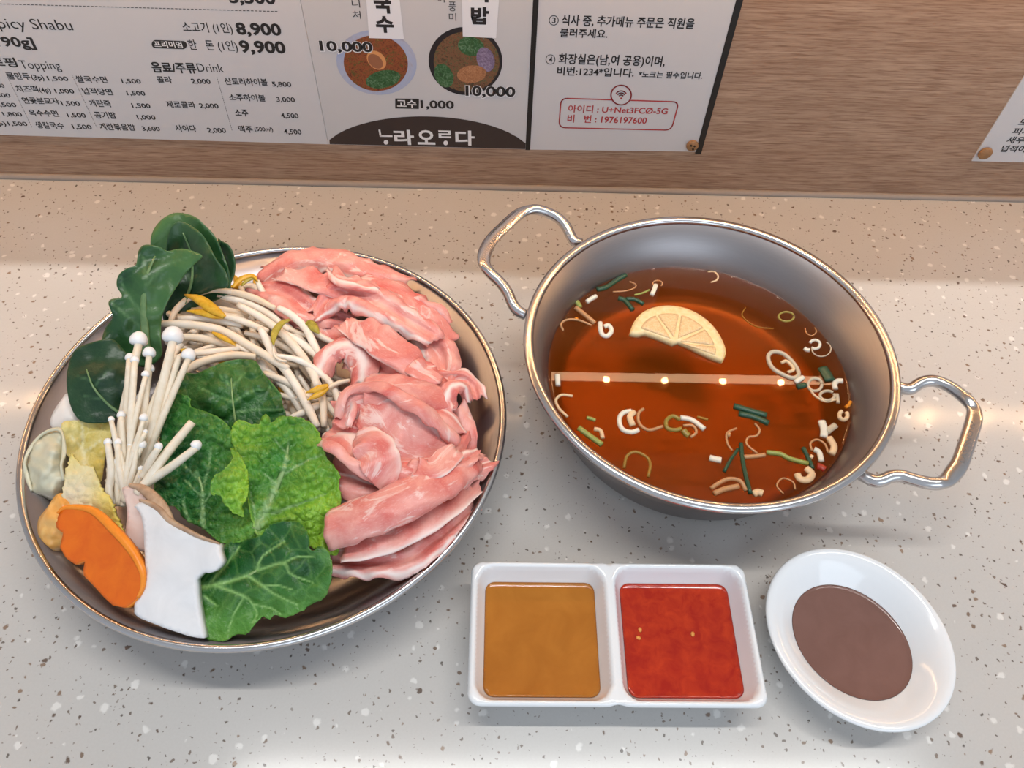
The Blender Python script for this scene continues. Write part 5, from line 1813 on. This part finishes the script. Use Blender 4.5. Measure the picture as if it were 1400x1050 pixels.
t = leaf_thing('cabbage_leaf', 'blistered dark green cabbage leaf at the left, enoki stems lying across it', 'cabbage',
               [(232, 541), (249, 539), (260, 545), (261, 556), (278, 562), (294, 568), (308, 578), (315, 587), (317, 603), (322, 620), (332, 640), (340, 660), (342, 680), (342, 700), (350, 722), (355, 731), (333, 740), (316, 742), (300, 741), (277, 722), (255, 712), (240, 693), (221, 692), (211, 676), (212, 654), (217, 626), (219, 594), (223, 567)],
               [(232, 542, .070), (261, 550, .074), (294, 568, .079), (316, 590, .080), (325, 630, .074), (342, 690, .068), (353, 730, .066), (305, 740, .062), (277, 720, .060), (240, 693, .060), (213, 670, .060), (219, 600, .064), (270, 600, .076), (275, 660, .066), (250, 640, .064), (300, 640, .072)],
               M['napa_mid'], [(279, 724), (277, 690), (277, 672), (272, 652)], (0.0013, 0.0005), M['rib'], group=GL, step=2.8, ragged=0.7, seed=1, dz=crinkle(0.0030, 11, seed=3.0), veins=vl,
               tone=[(232, 545, .12), (300, 575, .2), (315, 600, .3), (250, 620, .0), (230, 670, .0), (300, 735, .2), (330, 738, .45), (275, 660, .0)])
sheet('curled_edge', [(315, 612), (318, 626), (308, 640), (292, 652), (287, 668), (290, 677), (297, 676), (303, 679), (305, 687), (312, 694), (317, 699), (326, 704), (334, 706), (331, 692), (338, 681), (340, 658), (336, 638), (326, 620)],
      [(316, 613, .084), (290, 655, .085), (290, 676, .084), (305, 682, .083), (332, 705, .077), (338, 670, .081), (330, 630, .084), (315, 650, .089)],
      M['napa'], t, 2.6, ragged=0.9, seed=3, dz=crinkle(0.0028, 10, seed=6.0), tone=[(316, 613, .3), (292, 660, .3), (305, 680, .4), (325, 670, .85), (332, 700, .6), (335, 645, .7)])
vr = [([(350, 724), (366, 690), (380, 660), (390, 635), (394, 605)], 6.5, 1.6), ([(372, 702), (405, 690), (445, 676)], 2.4, 1), ([(352, 722), (347, 695), (342, 672)], 2.2, 1), ([(378, 668), (370, 655), (360, 648)], 1.8, 1), ([(385, 650), (420, 630), (440, 622)], 1.8, 1), ([(392, 620), (375, 600)], 1.4, 1)]
leaf_thing('cabbage_leaf', 'bright yellow-green blistered cabbage leaf beside the pork, broad pale midrib', 'cabbage',
           [(317, 586), (322, 577), (330, 574), (341, 579), (354, 580), (357, 571), (362, 567), (368, 570), (371, 578), (381, 571), (390, 569), (409, 571), (422, 576), (434, 587), (441, 608), (447, 626), (457, 638), (465, 649), (463, 663), (467, 681), (463, 699), (459, 712), (465, 735), (461, 758), (447, 757), (425, 748), (400, 742), (370, 740), (352, 732), (346, 715), (340, 690), (335, 651), (326, 622), (316, 603)],
           [(318, 585, .079), (364, 568, .081), (409, 571, .079), (434, 588, .077), (447, 626, .076), (465, 650, .073), (466, 690, .070), (463, 740, .060), (440, 755, .060), (400, 740, .062), (352, 730, .068), (340, 690, .072), (334, 640, .078), (380, 650, .073), (365, 690, .069), (420, 640, .079), (425, 700, .071), (350, 610, .079)],
           M['napa'], [(350, 724), (366, 690), (380, 660), (390, 635), (394, 605)], (0.0028, 0.0006), M['rib'], group=GL, sink=0.0022, step=2.8, ragged=0.9, seed=2, dz=ridge_veins(crinkle(0.0030, 11, seed=8.0), [v_[0] for v_ in vr], 0.0016, 5.0), veins=vr,
           tone=[(325, 582, .55), (345, 600, .5), (365, 575, .35), (400, 580, .15), (430, 600, .45), (455, 650, .35), (440, 680, .75), (455, 730, .85), (430, 740, .8), (410, 700, .6), (370, 650, .1), (345, 680, .15), (385, 620, .05)])
vb = [([(271, 804), (290, 800), (314, 795), (336, 788), (351, 780)], 4.0, 1.6), ([(339, 787), (360, 801), (378, 813), (408, 827)], 2.6, 1), ([(296, 801), (335, 815), (346, 825), (352, 840), (346, 852)], 2.2, 1), ([(351, 780), (387, 770), (399, 785), (429, 797)], 2.2, 1),
      ([(280, 815), (298, 829)], 2, 1), ([(290, 795), (310, 772), (328, 747)], 2, 1), ([(351, 780), (360, 760), (390, 740)], 2, 1), ([(387, 770), (405, 762), (430, 760)], 1.4, 1), ([(360, 801), (380, 800), (400, 806)], 1.3, 1), ([(335, 815), (320, 840), (312, 862)], 1.3, 1), ([(346, 825), (372, 832), (385, 840)], 1.3, 1)]
leaf_thing('cabbage_leaf', 'net-veined cabbage leaf at the very front, right of the white mushroom slice', 'cabbage',
           k10([(270, 640), (300, 560), (380, 450), (470, 370), (540, 345), (600, 335), (680, 315), (710, 285), (740, 252), (780, 236), (830, 228), (895, 230), (930, 250), (958, 285), (975, 330), (978, 395), (1010, 402), (1030, 378), (1055, 382), (1085, 408), (1108, 470), (1110, 560), (1092, 640), (1052, 700), (990, 722), (940, 762), (880, 790), (820, 806), (770, 790), (740, 816), (700, 800), (660, 832), (630, 872), (600, 906), (540, 906), (480, 942), (420, 950), (360, 930), (340, 880), (318, 800), (290, 720)]),
           [(262, 806, .050), (290, 760, .056), (335, 738, .064), (370, 718, .073), (405, 713, .076), (422, 740, .076), (445, 752, .074), (452, 785, .068), (440, 818, .060), (400, 840, .053), (370, 845, .050), (340, 865, .046), (300, 876, .044), (282, 870, .044), (272, 840, .046), (350, 780, .062), (400, 790, .066), (320, 825, .053), (380, 815, .059), (395, 760, .073)],
           M['napa_net'], [(268, 805), (290, 800), (314, 795), (336, 788), (351, 780)], (0.0022, 0.0006), M['rib'], group=GL, sink=0.0016, step=3.0, ragged=0.9, seed=5, dz=ridge_veins(wavy(0.0028, 24, 5.0, 0.0008), [v_[0] for v_ in vb], 0.0012, 4.0), veins=vb,
           tone=[(270, 800, .0), (300, 870, .65), (290, 840, .35), (340, 855, .5), (400, 835, .45), (445, 800, .3), (450, 760, .2), (405, 718, .08), (350, 760, 0), (320, 790, 0), (420, 780, .0), (370, 790, .05)])

# ---- pork slices
PROF = {
    'arch': [(-1, -.55), (-.75, -.1), (-.4, .22), (0, .34), (.4, .24), (.75, -.06), (1, -.5)],
    'fold': [(-.9, -.42), (-.3, -.28), (.3, -.2), (.7, -.14), (.95, -.02), (1.0, .12), (.9, .24), (.55, .3), (0, .26), (-.5, .14), (-1, -.06)],
    'curl': [(-1, -.5), (-.6, -.12), (-.1, .12), (.4, .3), (.8, .5), (.98, .72), (.9, .95), (.62, 1.02), (.42, .88), (.46, .7)],
    'tube': [(.5, -.55), (.95, -.2), (1.0, .25), (.7, .62), (.15, .78), (-.45, .68), (-.9, .32), (-1.0, -.15), (-.6, -.55), (0, -.62), (.5, -.4), (.6, 0), (.3, .3)],
    'wave': [(-1, -.3), (-.72, .16), (-.42, .2), (-.15, -.12), (.12, -.08), (.4, .26), (.7, .22), (1, -.25)],
    'flat': [(-1, -.25), (-.5, .02), (0, .1), (.5, .06), (1, -.2)],
}


def pork(label, pts, prof, flip=1, fat=(0.0, 0.12), seed=0, wob=0.0010, thick=0.0006, ruf=1.0):
    per = 10
    cc = catmull(pts, per)
    pr = catmull(PROF[prof], 5)
    n, m = len(cc), len(pr)
    ctr = [P(c[0], c[1], c[2]) for c in cc]
    v, uvs, ft = [], [], []
    L = 0.0
    rr = random.Random(seed)
    ph = rr.random() * 10
    for i in range(n):
        t = (ctr[min(i + 1, n - 1)] - ctr[max(i - 1, 0)]).normalized()
        sd = t.cross(Vector((0, 0, 1)))
        sd = sd.normalized() * flip
        up = Vector((0, 0, 1))
        up = (up - t * up.dot(t)).normalized()
        if i:
            L += (ctr[i] - ctr[i - 1]).length
        w = cc[i][3] * 0.00047
        s = 0.0
        end = abs(2 * i / (n - 1) - 1)
        for j in range(m):
            a, b = pr[j]
            if j:
                s += math.hypot(pr[j][0] - pr[j - 1][0], pr[j][1] - pr[j - 1][1])
            k_ = j / (m - 1)
            eg = abs(2 * k_ - 1) ** 3
            ew = 1 + 0.12 * noise.noise(Vector((i * 0.25 + ph, k_ * 3, seed))) + 0.07 * eg * noise.noise(Vector((i * 0.9 + ph, seed, 4.0 + k_)))
            p = ctr[i] + sd * (a * w * ew) + up * (b * w * 0.68)
            # ragged cut ends, ruffled long edges, fine wrinkles
            p = p + t * (0.007 * noise.noise(Vector((k_ * 2.6 + ph, seed * 1.3, 0.5))) + 0.0012 * noise.noise(Vector((k_ * 11 + ph, seed * 1.3, 2.5)))) * (end ** 3)
            p = p + up * (ruf * 0.0026 * eg * math.sin(L * 330 + ph + 1.2 * math.sin(L * 140 + ph)))
            p = p + up * (ruf * 0.0010 * end ** 4 * math.sin(k_ * 13 + ph))
            p = p + (up * 0.8 + sd * 0.5) * (wob * noise.noise(Vector((L * 95 + ph, s * w * 150, seed * 3.1))) + 0.0003 * noise.noise(Vector((L * 330 + ph, s * w * 420, seed * 3.1))))
            v.append(p)
            uvs.append((L, s * w))
            e = 0.0
            if fat:
                c0, fw_ = fat
                c0 = c0 + 0.07 * noise.noise(Vector((i * 0.2, seed, 1.0)))
                e = max(0.0, 1 - abs(k_ - c0) / (fw_ * 0.62 * (1 + 0.5 * noise.noise(Vector((i * 0.3, seed, 7.0))))))
            ft.append(min(1.0, e * 1.2))
    f = []
    for i in range(n - 1):
        for j in range(m - 1):
            f.append((i * m + j, i * m + j + 1, (i + 1) * m + j + 1, (i + 1) * m + j))
    o = mk('pork_slice', v, f, M['pork'], attrs={'fat': ft}, uvs=uvs, thick=thick)
    return tag(o, label, 'pork slice', 'raw pork slices on the right of the plate')


PK = [
    ('raw pork slice lying along the back rim, topmost in the photo', [(356, 378, .054, 22), (398, 356, .062, 27), (450, 352, .065, 26), (505, 370, .063, 25), (560, 386, .055, 17)], 'arch', 1, (0.9, 0.12)),
    ('light pink pork slice touching the arched yellow sprout head', [(345, 392, .058, 16), (388, 402, .066, 28), (425, 425, .066, 26), (478, 438, .060, 18)], 'wave', 1, (0.1, 0.15)),
    ('red pork slice under the light pink one beside the sprouts', [(395, 425, .058, 18), (430, 438, .062, 24), (480, 462, .060, 20)], 'flat', 1, None),
    ('folded pork loop near the back rim with its rounded edge up', [(384, 374, .068, 14), (415, 378, .072, 19), (452, 392, .072, 19), (505, 408, .066, 14)], 'fold', 1, (0.45, 0.15)),
    ('deep pink pork slice reaching right from the curled one', [(490, 385, .066, 22), (540, 402, .068, 28), (585, 435, .064, 27), (616, 470, .055, 20)], 'arch', 1, (0.85, 0.14)),
    ('large pork slice with a curled upper end in the back of the heap', [(428, 432, .068, 12), (456, 405, .072, 26), (490, 402, .074, 30), (535, 425, .073, 28), (598, 464, .064, 18)], 'wave', 1, (0.9, 0.1)),
    ('pork slice with fat-streaked right edge folded in mid heap', [(468, 440, .072, 14), (505, 456, .076, 24), (545, 484, .075, 25), (602, 526, .066, 13)], 'fold', 1, (0.5, 0.12)),
    ('pale pork slice hanging toward the right plate wall', [(578, 450, .060, 24), (602, 488, .058, 28), (606, 528, .056, 18)], 'wave', 1, (0.9, 0.15)),
    ('translucent pork curl at the sprout edge', [(437, 512, .066, 13), (450, 482, .070, 18), (478, 474, .072, 20), (498, 496, .070, 20), (492, 530, .066, 16)], 'arch', 1, (0.5, 0.3)),
    ('red pork slice between the translucent curl and the open tube', [(486, 486, .064, 24), (535, 515, .067, 27), (585, 540, .062, 20)], 'wave', 1, None),
    ('pork slice rolled to an open tube in the middle of the heap', [(500, 538, .075, 27), (540, 538, .077, 28), (585, 542, .072, 22), (618, 550, .064, 14)], 'tube', 1, (0.05, 0.1)),
    ('broad pork slice with a long white fat streak below the tube', [(476, 580, .070, 16), (492, 552, .077, 24), (522, 566, .079, 34), (562, 598, .075, 40), (612, 625, .062, 26)], 'curl', -1, (0.4, 0.1)),
    ('thin pork ribbon hooked over at the right of the heap', [(640, 545, .062, 7), (634, 528, .069, 9), (617, 531, .072, 11), (607, 556, .069, 12), (603, 590, .063, 13)], 'arch', 1, (0.5, 0.3)),
    ('narrow pork strip standing on the right beside the hooked ribbon', [(625, 550, .061, 13), (636, 585, .057, 14), (640, 620, .053, 11)], 'flat', 1, None),
    ('pink pork tip touching the right plate wall', [(598, 515, .058, 18), (638, 522, .056, 18), (655, 545, .054, 12)], 'wave', 1, (0.1, 0.2)),
    ('fan-shaped pork slice spread over the lower middle of the heap', [(446, 585, .068, 20), (495, 596, .073, 26), (548, 620, .073, 46), (600, 612, .066, 34), (628, 592, .058, 16)], 'wave', 1, (0.08, 0.1)),
    ('pale pork slice folded to a cone in the lower middle', [(492, 596, .081, 14), (506, 606, .083, 23), (520, 632, .082, 24), (534, 672, .073, 9)], 'fold', -1, (0.5, 0.3)),
    ('light pork fold facing the bright cabbage leaf', [(440, 600, .070, 14), (466, 604, .076, 24), (500, 632, .076, 22), (520, 655, .070, 12)], 'curl', 1, (0.1, 0.2)),
    ('dark red pork slice tucked under the cone beside the cabbage', [(448, 640, .062, 28), (490, 655, .066, 30), (545, 668, .063, 22)], 'wave', 1, (0.5, 0.08)),
    ('long rolled pork slice at the bottom of the heap', [(456, 722, .066, 26), (510, 704, .073, 26), (570, 676, .074, 26), (622, 645, .066, 24), (652, 632, .055, 14)], 'tube', 1, (0.55, 0.08)),
    ('pork slice with a broad white fat band under the long roll', [(466, 752, .058, 16), (530, 736, .062, 20), (590, 706, .062, 19), (652, 668, .051, 9)], 'fold', 1, (0.55, 0.25)),
    ('lowest pork slice nearest the front of the plate', [(452, 766, .045, 17), (515, 770, .051, 19), (562, 762, .052, 19), (605, 732, .051, 15), (650, 690, .045, 10)], 'wave', 1, (0.9, 0.15)),
    ('pork end piece at the lower right plate wall', [(606, 658, .060, 18), (645, 640, .054, 19), (670, 630, .049, 13)], 'wave', 1, (0.5, 0.12)),
    ('short pork fold standing between the back rim slice and the curled one', [(455, 372, .070, 10), (470, 385, .075, 17), (500, 392, .074, 17), (530, 400, .069, 10)], 'curl', 1, (0.8, 0.2)),
    ('small pork curl beside the open end of the tube', [(545, 490, .071, 12), (570, 505, .074, 15), (592, 522, .070, 12)], 'fold', 1, (0.5, 0.2)),
    ('pale ruffled pork edge just right of the sprouts lower end', [(462, 545, .070, 10), (474, 560, .074, 14), (470, 582, .073, 12)], 'curl', -1, (0.9, 0.3)),
    ('pork fold crossing the upper end of the long roll', [(560, 640, .076, 12), (592, 640, .077, 16), (618, 622, .072, 13)], 'fold', 1, (0.5, 0.2)),
    ('thin pork flap on the right end of the long roll', [(600, 640, .074, 12), (628, 632, .070, 14), (655, 618, .060, 9)], 'wave', 1, (0.2, 0.2)),
    ('pork flap hanging over the back right of the heap', [(556, 412, .068, 14), (588, 424, .066, 18), (612, 446, .058, 13)], 'wave', -1, (0.1, 0.2)),
    ('pork fold over the right middle of the heap', [(560, 560, .068, 22), (600, 575, .070, 24), (630, 600, .062, 18)], 'arch', 1, (0.2, 0.12)),
]
for i, (lab, pts, prof, flip, fat) in enumerate(PK):
    pork(lab, pts, prof, flip, fat, seed=i + 1)
